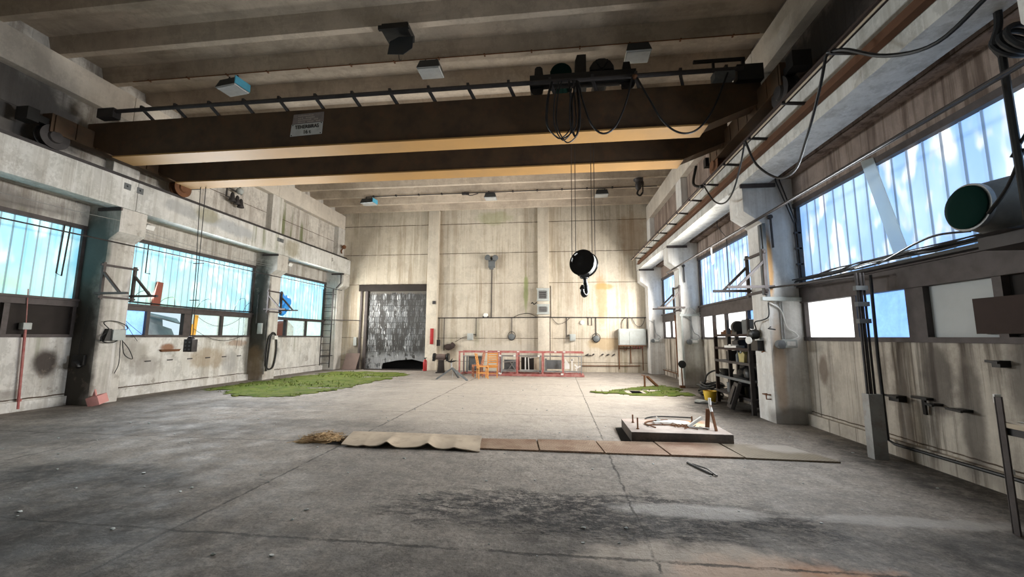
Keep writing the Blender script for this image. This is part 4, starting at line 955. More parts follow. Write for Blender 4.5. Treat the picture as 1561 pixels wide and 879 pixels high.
for (y0, y1, z0, z1, lab) in ((5.86, 6.06, .70, .80, 'dark block bracket on the right sill wall, nearest to the post'), (5.5, 5.72, .62, .82, 'hanging strap bracket on the right sill wall beside the dark block'), (5.36, 5.46, .73, .78, 'small hook bracket on the right sill wall in the middle of the row'), (5.02, 5.2, .72, .77, 'flat hook bracket on the right sill wall, farthest right of the row'), (4.58, 4.7, 1.24, 1.33, 'small bracket high on the right sill wall above the bench')):
    m = MB()
    if z1 - z0 > .15: m.box(4.45, 4.53, y0, y1, .8, .83); m.bar((4.47, y0 + .06, .8), (4.49, y0 + .08, z0), .025, .04)
    else: m.box(4.43, 4.53, y0 + .02, y1 - .02, z0 + .02, z1); m.bar((4.4, y0, z1 - .02), (4.4, y1, z1 - .01), .025)
    solo('sill_bracket', m, 'black', lab, 'bracket', 'brackets on the right sill wall')
# cardboard over the last low pane
m = MB(); m.box(4.50, 4.515, 4.0, 4.86, 1.6, 1.98); solo('cover_board', m, 'card', 'dark brown board covering the lowest right window corner', 'board')
# bench at the right edge
t = thing('work_bench', 'steel work bench with angle iron leg at the lower right edge', 'bench', (4.0, 3.4, 0))
m = MB(); m.box(3.62, 4.44, 3.27, 3.84, .83, .87); part('top', m, 'beige', t, .006)
for x, y, zt in ((3.64, 3.83, 1.07), (4.42, 3.82, .83), (3.64, 3.33, .83), (4.42, 3.33, .83)):
    m = MB(); m.box(x - .028, x + .028, y - .006, y + .006, 0, zt); m.box(x - .028, x - .016, y - .05, y, 0, zt); part('leg', m, 'steel_frame', t)
m = MB(); m.box(3.63, 4.43, 3.80, 3.84, .77, .83); m.box(3.64, 3.68, 3.3, 3.8, .77, .83); part('apron', m, 'steel_dark', t)
m = MB(); m.box(3.63, 3.66, 3.8, 3.83, .46, .5); m.box(3.615, 3.665, 3.83, 3.845, 1.02, 1.09); part('clip', m, 'white_metal', t)
m = MB(); m.plate([(3.74, 3.5, .872), (4.0, 3.5, .872), (4.0, 3.78, .872), (3.72, 3.8, .872)], .004); solo('paper_sheet', m, 'white_metal', 'white sheet of paper lying on the bench at the right edge', 'paper')
# ------------------------------------------------------------------ shelving with junk by the east wall
t = thing('shelving_rack', 'dark steel shelving rack full of junk beside the nearest right pillar', 'rack', (4.1, 9.6, 0))
for y, x, zt, mt in ((8.72, 3.9, 1.94, 'steel_dark'), (9.72, 3.9, 1.96, 'steel_dark'), (10.5, 3.9, 1.95, 'card'), (8.72, 4.4, 1.9, 'steel_dark'), (9.72, 4.4, 1.9, 'steel_dark'), (10.5, 4.4, 1.9, 'steel_dark')):
    m = MB(); m.box(x - .025, x + .025, y - .025, y + .025, 0, zt); m.box(x - .025, x + .05, y - .03, y - .02, 0, zt - .2); part('upright', m, mt, t)
for z in (.3, .66, 1.02, 1.32, 1.62):
    m = MB(); m.box(3.88, 4.42, 8.7, 10.52, z - .02, z); m.box(3.87, 3.885, 8.7, 10.52, z - .045, z + .01); part('shelf', m, 'card' if z > 1.1 else 'grey_dark' if z == .66 else 'steel_dark', t)
def item(name, mb, mat, lab, cat, grp='junk on the shelving rack', bevel=0): return solo(name, mb, mat, lab, cat, grp, bevel)
m = MB(); m.lathe([(.05, 0), (.13, .02), (.15, .06), (.15, .26), (.12, .3), (.06, .34)], (3.92, 9.15, 1.78), (.3, 1, 0), 20); m.box(3.85, 4.1, 9.15, 9.4, 1.62, 1.68); item('electric_motor', m, 'black', 'black electric motor on the top of the shelving rack', 'motor')
m = MB(); m.box(3.9, 4.2, 8.74, 9.0, 1.62, 1.93); item('steel_box', m, 'grey_dark', 'dark grey box on top of the rack at the pillar end', 'box', bevel=.012)
m = MB(); m.obox((3.95, 9.55, 1.35), (.2, .42, .05), (0, 0, .2)); m.obox((3.95, 9.6, 1.385), (.16, .3, .03), (0, 0, -.2)); item('paper_stack', m, 'white_metal', 'white papers lying on the upper shelf of the rack', 'papers')
for k, (y, r, h) in enumerate(((9.42, .05, .24), (9.28, .045, .26))):
    m = MB(); m.lathe([(r, 0), (r, h * .65), (r * .4, h * .85), (r * .4, h)], (3.97, y, 1.02)); item('bottle', m, 'grey_paint' if k else 'grey_dark', ('pale bottle' if k else 'dark grey bottle') + ' on the shelf under the white papers', 'bottle')
m = MB(); m.prism([(9.06, .98 + .04), (9.28, 1.02), (9.33, 1.24), (9.2, 1.2), (9.1, 1.26), (9.02, 1.2)], 'x', 3.92, 4.06); item('bag', m, 'yellow', 'small dirty yellow bag on a middle shelf of the rack', 'bag', bevel=.02)
MAT['bag'] = paint('dirty_yellow_bag', (.42, .36, .16), .7, 0, .5); bpy.data.objects['bag'].data.materials[0] = MAT['bag']
m = MB(); m.lathe([(.10, 0), (.16, .14), (.17, .15), (.15, .15), (.1, .02)], (4.0, 10.15, .66)); item('pan', m, 'black', 'black pan on the shelf at the far end of the rack', 'pan')
m = MB(); m.ball((4.05, 9.35, .78), .14, 2, .12, (1, 1.2, .9)); m.ball((4.05, 9.05, .8), .15, 2, .1, (1, 1, 1)); item('sack', m, 'black', 'black lumpy sack on the middle shelf of the rack', 'sack')
m = MB(); m.lathe([(.07, 0), (.075, .2), (.08, .2), (.08, .22), (.06, .22)], (3.98, 9.95, .30)); item('tin', m, 'grey_dark', 'grey tin standing on the bottom shelf of the rack', 'tin')
m = MB(); m.box(3.98, 4.3, 8.85, 9.1, 1.02, 1.2); item('crate', m, 'board_dark', 'dark crate on the shelf behind the yellow bag', 'crate', bevel=.01)
m = MB()
for k in range(6): m.obox((4.05 + .03 * k, 10.3 - .13 * k, 1.66 + .02 * (k % 3)), (.1, .16, .07 + .03 * (k % 2)), (0, 0, k * .7))
item('scrap_parts', m, 'rust', 'rusty scrap parts along the top shelf of the rack', 'scrap')
m = MB(); m.box(3.98, 4.32, 8.9, 9.25, .30, .52); m.ball((4.05, 9.5, .4), .11, 2, .1); item('machine_part', m, 'black', 'black machine part on the bottom shelf of the rack', 'machine part', bevel=.015)
rnd = random.Random(31)
for k, (y, z, w_, h_, lab, nm, ct) in enumerate(((10.25, 1.02, .3, .2, 'low black box at the far end of the shelf level with the yellow bag', 'box', 'box'), (9.85, 1.32, .34, .16, 'flat dark box on the upper shelf at the far end', 'box', 'box'), (9.55, .66, .3, .26, 'square dark drum in the middle of the shelf with the pan', 'drum', 'drum'), (10.2, .3, .36, .3, 'large black box at the far end of the bottom shelf', 'box', 'box'), (9.72, .3, .2, .24, 'narrow dark box beside the grey tin on the bottom shelf', 'box', 'box'), (9.0, .66, .4, .3, 'black box at the pillar end of the shelf with the sack', 'box', 'box'), (8.95, 1.32, .3, .26, 'dark box under the top shelf at the pillar end', 'box', 'box'))):
    m = MB(); m.obox((4.22, y, z + h_ / 2 + .004), (.26, w_, h_), (0, 0, rnd.uniform(-.12, .12))); m.obox((4.22, y, z + h_ + .012), (.2, w_ * .7, .016), (0, 0, rnd.uniform(-.2, .2)))
    item(nm, m, ('board_dark', 'steel_dark', 'black')[k % 3], lab, ct, bevel=.012)
t = thing('grinder', 'black hand grinder with curled cable on the edge of the nearest right pillar', 'grinder', (3.8, 8.1, 1.4))
m = MB(); m.lathe([(.03, 0), (.09, .02), (.1, .05), (.1, .16), (.05, .19)], (3.90, 8.3, 1.62), (-1, -.0, 0), 18); m.box(3.8, 3.915, 8.16, 8.42, 1.3, 1.5); part('body', m, 'black', t)
m = MB(); m.lathe([(.02, 0), (.07, .01), (.07, .03), (.02, .04)], (3.68, 8.2, 1.5), (-1, -.4, 0), 16); part('disc', m, 'white_metal', t)
m = MB(); m.tube(smooth_path([(3.86, 8.3, 1.72), (3.8, 8.2, 1.85), (3.84, 8.0, 1.88), (3.9, 7.88, 1.95), (3.9, 7.86, 2.2)], 5), .012, 6); m.tube([(3.92, 7.88, 1.75), (3.85, 7.84, 1.72), (3.98, 7.84, 1.7)], .012, 6); part('cable', m, 'rubber', t)
m = MB(); m.tube([(3.92, 8.05, .5), (3.84, 8.05, .5), (3.84, 8.18, .5), (3.92, 8.18, .5)], .012, 6); m.tube([(3.92, 8.05, .42), (3.84, 8.05, .42), (3.84, 8.05, .5)], .012, 6); m.tube([(3.92, 8.15, 1.3), (3.84, 8.1, 1.28)], .012, 6)
solo('step_iron', m, 'rust', 'rusty wall iron low on the inner face of the nearest right pillar', 'iron')
m = MB(); m.obox((3.78, 9.28, .31), (.09, .42, .56), (0, R(18), R(-12))); m.obox((3.72, 9.28, .33), (.02, .3, .4), (0, R(18), R(-12)))
solo('leaning_tank', m, 'steel_dark', 'dark flat metal tank leaning against the foot of the rack', 'tank', bevel=.02)
t = thing('yellow_bucket', 'yellow plastic bucket on the floor by the shelving rack', 'bucket', (3.66, 10.35, 0))
m = MB(); m.lathe([(.02, .012), (.105, .01), (.145, .27), (.152, .27), (.155, .255), (.112, 0), (.02, 0)], (3.66, 10.35, 0), (0, 0, 1), 24); part('body', m, 'yellow', t)
m = MB(); m.tube([(3.66 + .15 * cos(a), 10.35 + .02 - .05 * sin(a), .26 - .06 * sin(a)) for a in [pi * i / 12 for i in range(13)]], .006, 6); part('handle', m, 'grey_steel', t)
m = MB()
rnd = random.Random(3)
for k in range(7):
    cx, cy, rr = 3.98 + rnd.uniform(-.1, .1), 11.0 + rnd.uniform(-.15, .15), rnd.uniform(.24, .38)
    m.tube([(cx + rr * .8 * cos(a), cy + rr * sin(a), .05 + .05 * k + .03 * sin(3 * a + k)) for a in [2 * pi * i / 22 for i in range(22)]], .024, 7, closed=True)
m.tube(smooth_path([(3.8, 11.1, .35), (3.85, 11.0, .6), (4.0, 10.8, .72), (4.1, 10.6, .6)], 5), .022, 7)
solo('hose_heap', m, 'rubber', 'heap of coiled black hose on the floor behind the yellow bucket', 'hose')
m = MB(); m.ball((3.42, 10.15, .035), .16, 2, .25, (1.2, .7, .3)); m.ball((3.55, 10.08, .03), .1, 2, .3, (1.2, .8, .35)); solo('rag', m, 'grey_paint', 'pale crumpled rag on the floor in front of the yellow bucket', 'rag')
t = thing('shovel', 'rusty shovel leaning upright at the foot of the middle right pillar', 'shovel', (3.83, 13.1, 0))
m = MB(); m.tube([(3.83, 13.08, .05), (3.83, 13.12, .62)], .02, 8); part('shaft', m, 'rust', t)
m = MB(); m.lathe([(.02, 0), (.1, .005), (.12, .03), (.09, .035), (.02, .02)], (3.83, 13.06, .72), (0, -1, .1), 16); part('blade', m, 'black', t)
m = MB(); m.box(3.76, 3.9, 13.04, 13.16, 0, .07); part('foot', m, 'rust', t)
m = MB(); m.tube([(4.42, 15.65, 2.4), (4.44, 15.62, .1)], .03, 8); m.tube([(4.4, 17.6, .2), (4.4, 13.9, .22)], .02, 8); solo('wall_pipe', m, 'rust', 'dark rusty pipe on the wall in the far right bay', 'pipe')

# ------------------------------------------------------------------ back wall fittings
YW = YB
m = MB(); m.tube([(-5.6, YW - .03, 2.42), (-.9, YW - .03, 2.44)], .024, 6); m.tube([(-.37, YW - .03, 2.44), (3.92, YW - .03, 2.42)], .024, 6); m.tube([(-.95, YW - .31, 2.44), (-.3, YW - .31, 2.44)], .024, 6)
m.tube(smooth_path([(-2.0, YW - .04, 2.45), (-1.7, YW - .05, 2.58), (-1.3, YW - .06, 2.62), (-.95, YW - .1, 2.46)], 5), .014, 6)
solo('wall_conduit', m, 'steel_dark', 'long dark conduit running across the back wall above the small boxes', 'conduit')
def wall_box(x, z, label, round_=False, side=1, top=2.42):
    b = thing('switch_box', label, 'switch box', (x, YW - .1, z - .15), 'switch boxes along the back wall')
    m = MB()
    if round_: m.lathe([(.05, 0), (.14, 0), (.15, .04), (.13, .1), (.06, .13)], (x, YW, z), (0, -1, 0), 18)
    else: m.box(x - .13, x + .13, YW - .16, YW, z - .15, z + .15); m.box(x - .1, x + .1, YW - .175, YW - .16, z - .11, z + .11)
    part('box', m, 'grey_dark' if round_ else 'grey_paint', b, .012 if not round_ else 0)
    m = MB(); xo = x + side * (.26 if not round_ else 0)
    m.tube([(xo, YW - .03, top), (xo, YW - .03, z + (.1 if not round_ else .12))], .016, 6)
    if not round_: m.tube([(xo, YW - .03, z + .1), (x, YW - .04, z + .1)], .014, 6); m.tube([(xo, YW - .03, z + .1), (xo, YW - .03, z)], .014, 6)
    else: m.tube([(x + .17 * cos(a), YW - .05, z + .04 + .2 * sin(a)) for a in [2 * pi * i / 16 for i in range(16)]], .014, 6, closed=True)
    part('conduit', m, 'steel_dark', b)
    return b
wall_box(-4.03, 1.55, 'grey switch box on the back wall above the left end of the red frame')
wall_box(-2.1, 1.55, 'round switch box with cable ring on the back wall above the wooden chairs', True)
wall_box(.67, 1.53, 'grey switch box on the back wall just right of the right pilaster', False, -1)
wall_box(1.72, 1.48, 'small round switch box on the back wall left of the big cabinet', True)
wall_box(-.55, 1.45, 'tiny round box at the foot of the right pilaster cables', True, 1, 1.6) if False else None
t = thing('bell', 'small pale bell on the long conduit of the back wall', 'bell', (-3.33, YW - .05, 2.42))
m = MB(); m.lathe([(.11, 0), (.11, .03), (.08, .09), (.03, .11)], (-3.33, YW, 2.55), (0, -1, 0), 16); part('dome', m, 'white_metal', t); m = MB(); m.box(-3.47, -3.19, YW - .03, YW, 2.43, 2.5); part('base', m, 'steel_dark', t)
m = MB(); m.lathe([(.1, 0), (.1, .03), (.07, .06), (.02, .07)], (1.1, YW, 2.2), (0, -1, 0), 16); solo('round_lamp', m, 'white_metal', 'small white round lamp on the back wall under the conduit', 'lamp')
m = MB(); m.tube([(1.38, YW - .02, 2.42), (1.38, YW - .02, 2.08), (1.54, YW - .02, 2.08), (1.54, YW - .02, 2.42)], .012, 6); solo('cable_drop', m, 'steel_dark', 'short cable hanging in a square loop under the back wall conduit', 'cable')
t = thing('wall_horn', 'dark horn loudspeaker high on the middle of the back wall with a cable below', 'horn', (-3.05, YW - .15, 4.7))
m = MB(); m.lathe([(.07, 0), (.12, .04), (.1, .2), (.14, .3)], (-3.14, YW - .02, 5.2), (-.3, -1, .1), 14); m.lathe([(.07, 0), (.12, .04), (.1, .2), (.14, .3)], (-2.94, YW - .02, 5.18), (.3, -1, .1), 14); part('horn', m, 'grey_dark', t)
m = MB(); m.box(-3.2, -2.9, YW - .2, YW, 4.78, 5.08); m.box(-3.15, -2.95, YW - .24, YW - .1, 4.68, 4.8); part('box', m, 'grey_dark', t, .01)
m = MB(); m.tube([(-3.05, YW - .03, 4.7), (-3.06, YW - .03, 2.44)], .02, 6); part('cable', m, 'steel_dark', t)
for (z0, z1, lab) in ((3.16, 3.74, 'upper grey electrical box with a dark window on the right pilaster'), (2.56, 3.02, 'lower grey electrical box with dark slats on the right pilaster')):
    t = thing('electrical_box', lab, 'electrical box', (-.62, YW - .34, z0), 'electrical boxes on the right pilaster')
    m = MB(); m.box(-.9, -.36, YW - .42, YW - .28, z0, z1); m.box(-.93, -.33, YW - .44, YW - .42, z1 - .06, z1); m.box(-.93, -.33, YW - .44, YW - .42, z0, z0 + .05); part('case', m, 'grey_paint', t, .008)
    m = MB(); m.box(-.82, -.45, YW - .435, YW - .42, z0 + .1, z1 - .12)
    part('window', m, 'steel_dark', t)
    m = MB()
    for q in range(4): m.box(-.84, -.43, YW - .45, YW - .435, z0 + .12 + q * (z1 - z0 - .3) / 3, z0 + .14 + q * (z1 - z0 - .3) / 3)
    m.box(-.5, -.45, YW - .45, YW - .435, z0 + .1, z1 - .12); part('slats', m, 'grey_steel', t)
m = MB(); m.tube(smooth_path([(-.92, YW - .36, 3.1), (-1.05, YW - .34, 3.02), (-1.12, YW - .3, 3.1), (-1.18, YW - .25, 3.06)], 5), .025, 7); solo('cable_stub', m, 'black', 'short black cable stub beside the grey boxes on the right pilaster', 'cable')
m = MB(); m.tube([(-.3, YW - .02, 3.9), (-.3, YW - .02, 2.45)], .014, 6); m.tube(smooth_path([(-.25, YW - .03, 2.4), (.0, YW - .04, 2.15), (.3, YW - .04, 2.2), (.55, YW - .03, 2.4)], 5), .01, 6); m.tube([(-.34, YW - .02, 2.42), (-.34, YW - .02, .2)], .012, 6)
solo('drop_cable', m, 'steel_dark', 'thin cables beside the grey boxes of the right pilaster', 'cable')
t = thing('electrical_cabinet', 'wide grey electrical cabinet with pipes below it at the right of the back wall', 'cabinet', (3.27, YW - .15, .2))
m = MB(); m.box(2.68, 3.84, YW - .28, YW, 1.2, 1.92); part('case', m, 'grey_paint', t, .012)
m = MB(); m.box(2.71, 3.12, YW - .295, YW - .28, 1.23, 1.78); m.box(3.14, 3.81, YW - .295, YW - .28, 1.23, 1.78); m.box(2.71, 3.81, YW - .29, YW - .28, 1.81, 1.9); part('door', m, 'grey_paint', t)
m = MB(); m.box(2.68, 3.84, YW - .3, YW - .27, 1.16, 1.2); m.tube([(2.7, YW - .05, 1.2), (2.7, YW - .05, .15)], .02, 6); m.tube([(3.72, YW - .05, 1.2), (3.72, YW - .05, .1)], .02, 6); m.tube([(3.62, YW - .05, 1.2), (3.62, YW - .05, 1.05), (2.66, YW - .05, 1.05)], .018, 6); m.tube([(3.2, YW - .06, 1.2), (3.2, YW - .06, .4)], .022, 6)
m.tube(smooth_path([(2.9, YW - .08, 1.2), (2.92, YW - .08, 1.0), (3.02, YW - .08, 1.0), (3.06, YW - .08, 1.2)], 4), .014, 6)
part('pipe', m, 'rust', t)
m = MB()
for k in range(4): m.bar((3.3 + k * .12, YW - .12, 1.2), (3.34 + k * .12, YW - .12, 1.06), .05)
part('cable_gland', m, 'red_frame', t)
m = MB(); m.tube(smooth_path([(2.85, YW - .05, 1.92), (2.86, YW - .05, 2.2), (2.95, YW - .05, 2.36), (3.1, YW - .05, 2.42)], 5), .013, 6); m.tube([(3.12, YW - .05, 1.92), (3.12, YW - .05, 2.42)], .02, 6); m.tube(smooth_path([(3.3, YW - .05, 2.4), (3.45, YW - .06, 2.1), (3.65, YW - .06, 2.02), (3.8, YW - .05, 2.2), (3.86, YW - .05, 2.42)], 5), .012, 6); part('cable', m, 'steel_dark', t)
m = MB()
for x in (1.35, 1.6, 2.0, 2.25, 2.5): m.bar((x, YW, .8), (x - .06, YW - .08, .76), .03); m.bar((x - .08, YW - .05, .77), (x + .03, YW - .05, .79), .03)
m.bar((1.2, YW - .04, .74), (1.48, YW - .04, .74), .03); solo('wall_hook', m, 'steel_dark', 'row of small dark hooks on the back wall right of the red frame', 'hooks')
m = MB(); m.tube([(1.0, YW - .03, .28), (3.6, YW - .03, .3)], .018, 6); solo('floor_pipe', m, 'rust', 'thin dark pipe low along the back wall under the cabinet', 'pipe')
m = MB(); m.box(-5.87, -5.72, YW - .36, YW - .28, 1.2, 1.92); m.box(-5.85, -5.74, YW - .38, YW - .36, 1.25, 1.5); solo('hose_case', m, 'red', 'narrow red fire case on the left pilaster beside the gate', 'fire case', bevel=.01)
t = thing('fire_extinguisher', 'red fire extinguisher standing at the right foot of the gate', 'fire extinguisher', (-5.98, 17.7, 0))
m = MB(); m.lathe([(.05, 0), (.085, .015), (.09, .04), (.09, .42), (.06, .49), (.03, .52)], (-5.98, 17.7, 0), (0, 0, 1), 20); part('body', m, 'red', t)
m = MB(); m.cyl((-5.98, 17.7, .5), (-5.98, 17.7, .57), .025, 10); m.bar((-6.04, 17.7, .57), (-5.9, 17.7, .59), .03); part('valve', m, 'black', t)
for (x0, x1, z0, z1, lab) in ((-5.8, -5.72, 3.05, 3.2, 'small dark box high on the left pilaster'),):
    m = MB(); m.box(x0, x1 + .06, YW - .36, YW - .28, z0, z1); solo('small_box', m, 'steel_dark', lab, 'box')
m = MB(); m.tube([(-5.55, YW - .03, 2.42), (-5.55, YW - .03, 1.35)], .014, 6); m.tube([(-5.3, YW - .03, 2.42), (-5.3, YW - .03, .9)], .014, 6); m.box(-5.62, -5.48, YW - .12, YW, 1.12, 1.4); solo('drop_cable', m, 'steel_dark', 'thin cables on the back wall above the bench grinder', 'cable')
m = MB(); m.ball((-5.05, YW - .1, 1.08), .17, 2, .2, (1.3, .5, .9)); m.ball((-4.85, YW - .12, 1.15), .13, 2, .2, (1, .6, 1)); m.tube(smooth_path([(-4.2, YW - .05, 1.55), (-4.4, YW - .05, 1.5), (-4.75, YW - .08, 1.3)], 4), .012, 6); solo('rag_bundle', m, 'card', 'dark brown bundle hanging on the back wall above the bench grinder', 'bundle')
m = MB(); m.box(-9.75, -9.6, YW - .08, YW, 1.1, 1.5); solo('switch_box', m, 'grey_paint', 'grey switch box on the back wall left of the gate', 'switch box', bevel=.01)
m = MB(); m.plate([(-9.98, 17.72, 0), (-9.3, 17.72, 0), (-9.3, 18.1, .74), (-9.98, 18.1, .74)], .02); solo('leaning_plate', m, 'board_dark', 'brown metal plate leaning on the wall left of the gate', 'plate')
MAT['plate_brown'] = paint('brown_grey_plate', (.15, .105, .09), .7, 0, .5, (.06, .05, .048), 3); bpy.data.objects['leaning_plate'].data.materials[0] = MAT['plate_brown']
m = MB(); m.box(-9.0, -6.2, 17.9, 17.98, 0, .05); solo('timber', m, 'board_dark', 'dark timber lying along the foot of the gate', 'timber')

# bench grinder on its pedestal
t = thing('bench_grinder', 'brown bench grinder on a pedestal by the left pilaster', 'bench grinder', (-5.0, 16.9, 0))
m = MB(); m.box(-5.2, -4.8, 16.75, 17.05, 0, .05); m.prism([(-5.14, .05), (-4.86, .05), (-4.9, .55), (-5.1, .55)], 'y', 16.8, 17.0); part('pedestal', m, 'board_dark', t, .01)
m = MB(); m.lathe([(.06, -.22), (.12, -.2), (.13, 0), (.12, .2), (.06, .22)], (-5.0, 16.9, .68), (1, 0, 0), 18); m.box(-5.12, -4.88, 16.82, 16.98, .53, .62); part('motor', m, 'plate_brown', t)
for s in (-1, 1):
    m = MB(); m.lathe([(.04, -.05), (.15, -.05), (.16, -.03), (.16, .03), (.15, .05), (.04, .05)], (-5.0 + s * .3, 16.9, .68), (1, 0, 0), 20); m.box(-5.0 + s * .3 - .05, -5.0 + s * .3 + .05, 16.76, 16.85, .5, .6); part('wheel_guard', m, 'black', t)
# stand with splayed legs
t = thing('tripod_stand', 'grey metal stand with splayed legs and black top in front of the grinder', 'stand', (-3.85, 14.5, 0))
for p in ((-4.4, 14.35), (-3.2, 14.06), (-3.75, 15.0)):
    m = MB(); m.bar((-3.86, 14.5, .4), (p[0], p[1], .02), .055); m.bar((p[0] - .04, p[1], .012), (p[0] + .04, p[1], .012), .05, .02); part('leg', m, 'grey_dark', t)
m = MB(); m.tube([(-3.86, 14.5, .36), (-3.9, 14.5, .44), (-3.9, 14.5, .62)], .028, 8); m.cyl((-3.85, 14.5, .0 + .06), (-3.85, 14.5, .36), .012, 8); part('neck', m, 'grey_steel', t)
m = MB(); m.prism([(-4.05, .66), (-3.72, .68), (-3.75, .64), (-3.9, .60), (-4.0, .62)], 'y', 14.42, 14.58); m.bar((-3.92, 14.5, .66), (-3.86, 14.5, .74), .03); part('top', m, 'black', t)

# wooden chairs
def chair(name, label, mat):
    c = thing(name, label, 'chair', (0, 0, 0), 'wooden chairs before the red frame')
    m = MB(); m.box(-.21, .21, -.2, .2, .43, .46); m.box(-.2, .2, -.19, -.16, .37, .43); m.box(-.2, .2, .16, .19, .37, .43); part('seat', m, mat, c, .006)
    for sx in (-1, 1):
        m = MB(); m.bar((sx * .185, -.175, 0), (sx * .185, -.175, .43), .036); part('leg', m, mat, c)
        m = MB(); m.bar((sx * .185, .17, 0), (sx * .185, .17, .46), .036); m.bar((sx * .185, .17, .45), (sx * .185, .26, .93), .036); part('leg', m, mat, c)
        m = MB(); m.bar((sx * .185, -.17, .2), (sx * .185, .17, .2), .025); part('stretcher', m, mat, c)
    m = MB(); m.bar((-.185, -.175, .16), (.185, -.175, .16), .025); part('stretcher', m, mat, c)
    for k in range(5):
        z = .55 + k * .085; y = .17 + (z - .45) * .1875
        m = MB(); m.bar((-.18, y, z), (.18, y, z), .045, .018) if False else m.obox((0, y, z), (.36, .018, .05), (R(-10), 0, 0)); part('slat', m, mat, c)
    return c
c1 = chair('wooden_chair', 'nearest pine ladder back chair, standing sideways before the red frame', 'wood')
c1.location = (-2.82, 14.95, 0); c1.rotation_euler.z = R(112)
c2 = chair('wooden_chair', 'pine ladder back chair facing out with its back against the red frame', 'wood')
c2.location = (-2.52, 15.42, 0); c2.rotation_euler.z = R(8)
c3 = chair('wooden_chair', 'reddish wooden chair hidden behind the two pine chairs', 'wood_red')
c3.location = (-3.12, 15.5, 0); c3.rotation_euler.z = R(-70)

# ------------------------------------------------------------------ red frame lying by the back wall and what is in it
t = thing('red_steel_frame', 'long faded red tubular steel frame lying on the floor by the back wall', 'steel frame', (-1.5, 16.3, 0))
for y in (16.0, 16.75):
    m = MB(); m.bar((-4.0, y, .94), (1.0, y, .94), .07, .06); part('top_rail', m, 'red_frame', t)
    m = MB(); m.bar((-4.0 if y > 16.2 else -3.0, y, .05), (1.02, y, .05), .09, .09); part('bottom_rail', m, 'red_frame', t)
    for x in (-3.97, -2.4, -1.62, -.6, .2):
        m = MB(); m.bar((x, y, .05), (x, y, .94), .055 if x < -3 else .075); part('post', m, 'red_frame', t)
for x in (-3.97, -2.4, -1.62, -.6, .2, .98):
    m = MB(); m.bar((x, 16.0, .93), (x, 16.75, .93), .05); m.bar((x, 16.0, .05), (x, 16.75, .05), .05); part('cross_bar', m, 'red_frame', t)
m = MB()
for x in (-2.85, -2.36, -1.58, -.1, .25): m.obox((x, 15.96, .965), (.09, .05, .03), (0, 0, .1))
for x in (-2.3, -1.72, -.75): m.obox((x, 15.96, .8), (.08, .05, .06))
m.obox((-2.3, 15.95, .1), (.12, .06, .06), (0, .2, 0)); m.obox((.16, 15.95, .1), (.1, .06, .06)); part('white_clamp', m, 'white_metal', t)
def ins(name, mb, mat, lab, cat, bevel=0): return solo(name, mb, mat, lab, cat, 'things lying in the red frame', bevel)
m = MB(); m.bar((-3.9, 16.3, .76), (-3.0, 16.3, .76), .04); m.bar((-2.35, 16.3, .78), (.98, 16.3, .78), .05); m.bar((-2.3, 16.3, .18), (.95, 16.3, .18), .05); m.bar((.93, 16.3, .1), (.93, 16.3, .8), .045); m.bar((.82, 16.3, .1), (.82, 16.3, .8), .03); m.bar((-2.28, 16.3, .1), (-2.28, 16.3, .8), .07); m.bar((-.72, 16.3, .1), (-.72, 16.3, .8), .05)
ins('inner_frame', m, 'grey_steel', 'pale grey steel frame lying inside the long red frame', 'steel frame')
m = MB(); m.box(-3.9, -3.86, 16.4, 16.45, .09, .78); m.box(-3.78, -3.72, 16.4, 16.45, .09, .78); m.box(-3.7, -3.15, 16.45, 16.6, .16, .76); m.ball((-3.4, 16.4, .35), .13, 2, .25); ins('machine_cover', m, 'grey_dark', 'dark grey machine cover at the left end of the red frame', 'machine cover')
m = MB(); m.box(-2.2, -1.7, 16.42, 16.46, .22, .62); ins('dark_panel', m, 'grey_dark', 'dark panel behind crossed bars inside the red frame', 'panel')
m = MB(); m.bar((-2.2, 16.36, .52), (-1.66, 16.36, .58), .05); m.bar((-2.0, 16.36, .25), (-1.75, 16.36, .6), .025); m.bar((-1.75, 16.36, .25), (-1.95, 16.36, .55), .025); m.bar((-2.25, 16.36, .22), (-1.66, 16.36, .22), .04); ins('crossed_bars', m, 'grey_steel', 'crossed grey bars inside the second gap of the red frame', 'bars')
m = MB(); m.box(-1.5, -.98, 16.5, 16.54, .22, .72); ins('brown_panel', m, 'board_dark', 'dark brown panel with pale poles inside the middle of the red frame', 'panel')
m = MB(); m.bar((-1.32, 16.42, .22), (-1.32, 16.42, .72), .05); m.bar((-1.18, 16.42, .22), (-1.2, 16.42, .72), .04); m.bar((-1.5, 16.42, .2), (-.8, 16.42, .2), .05); m.bar((-1.15, 16.4, .7), (-.85, 16.4, .74), .04); ins('pale_poles', m, 'white_metal', 'pale poles standing before the dark brown panel in the red frame', 'poles')
m = MB(); m.box(-.96, -.64, 16.5, 16.53, .2, .75); ins('beige_board', m, 'beige', 'beige board standing in the red frame right of the dark brown panel', 'board')
m = MB(); m.box(-.45, .14, 16.3, 16.55, .27, .62); m.box(-.52, -.45, 16.28, 16.5, .2, .68); ins('grey_screen', m, 'grey_dark', 'slate grey screen box in the right part of the red frame', 'screen', .01)
m = MB(); m.prism([(.27, .28), (.46, .28), (.46, .45), (.29, .68)], 'y', 16.3, 16.36); m.bar((.56, 16.3, .22), (.56, 16.3, .66), .05); m.bar((.5, 16.3, .62), (.64, 16.3, .66), .05); ins('white_bracket', m, 'white_metal', 'white angled bracket at the right end of the red frame', 'bracket')
m = MB(); m.bar((.66, 16.3, .46), (.8, 16.3, .32), .06); m.bar((.68, 16.3, .3), (.9, 16.3, .4), .05); m.bar((.72, 16.3, .16), (.74, 16.3, .36), .04); m.bar((.3, 16.3, .15), (.85, 16.3, .17), .03); ins('white_fitting', m, 'white_metal', 'small white crooked fitting at the right end of the red frame', 'fitting')

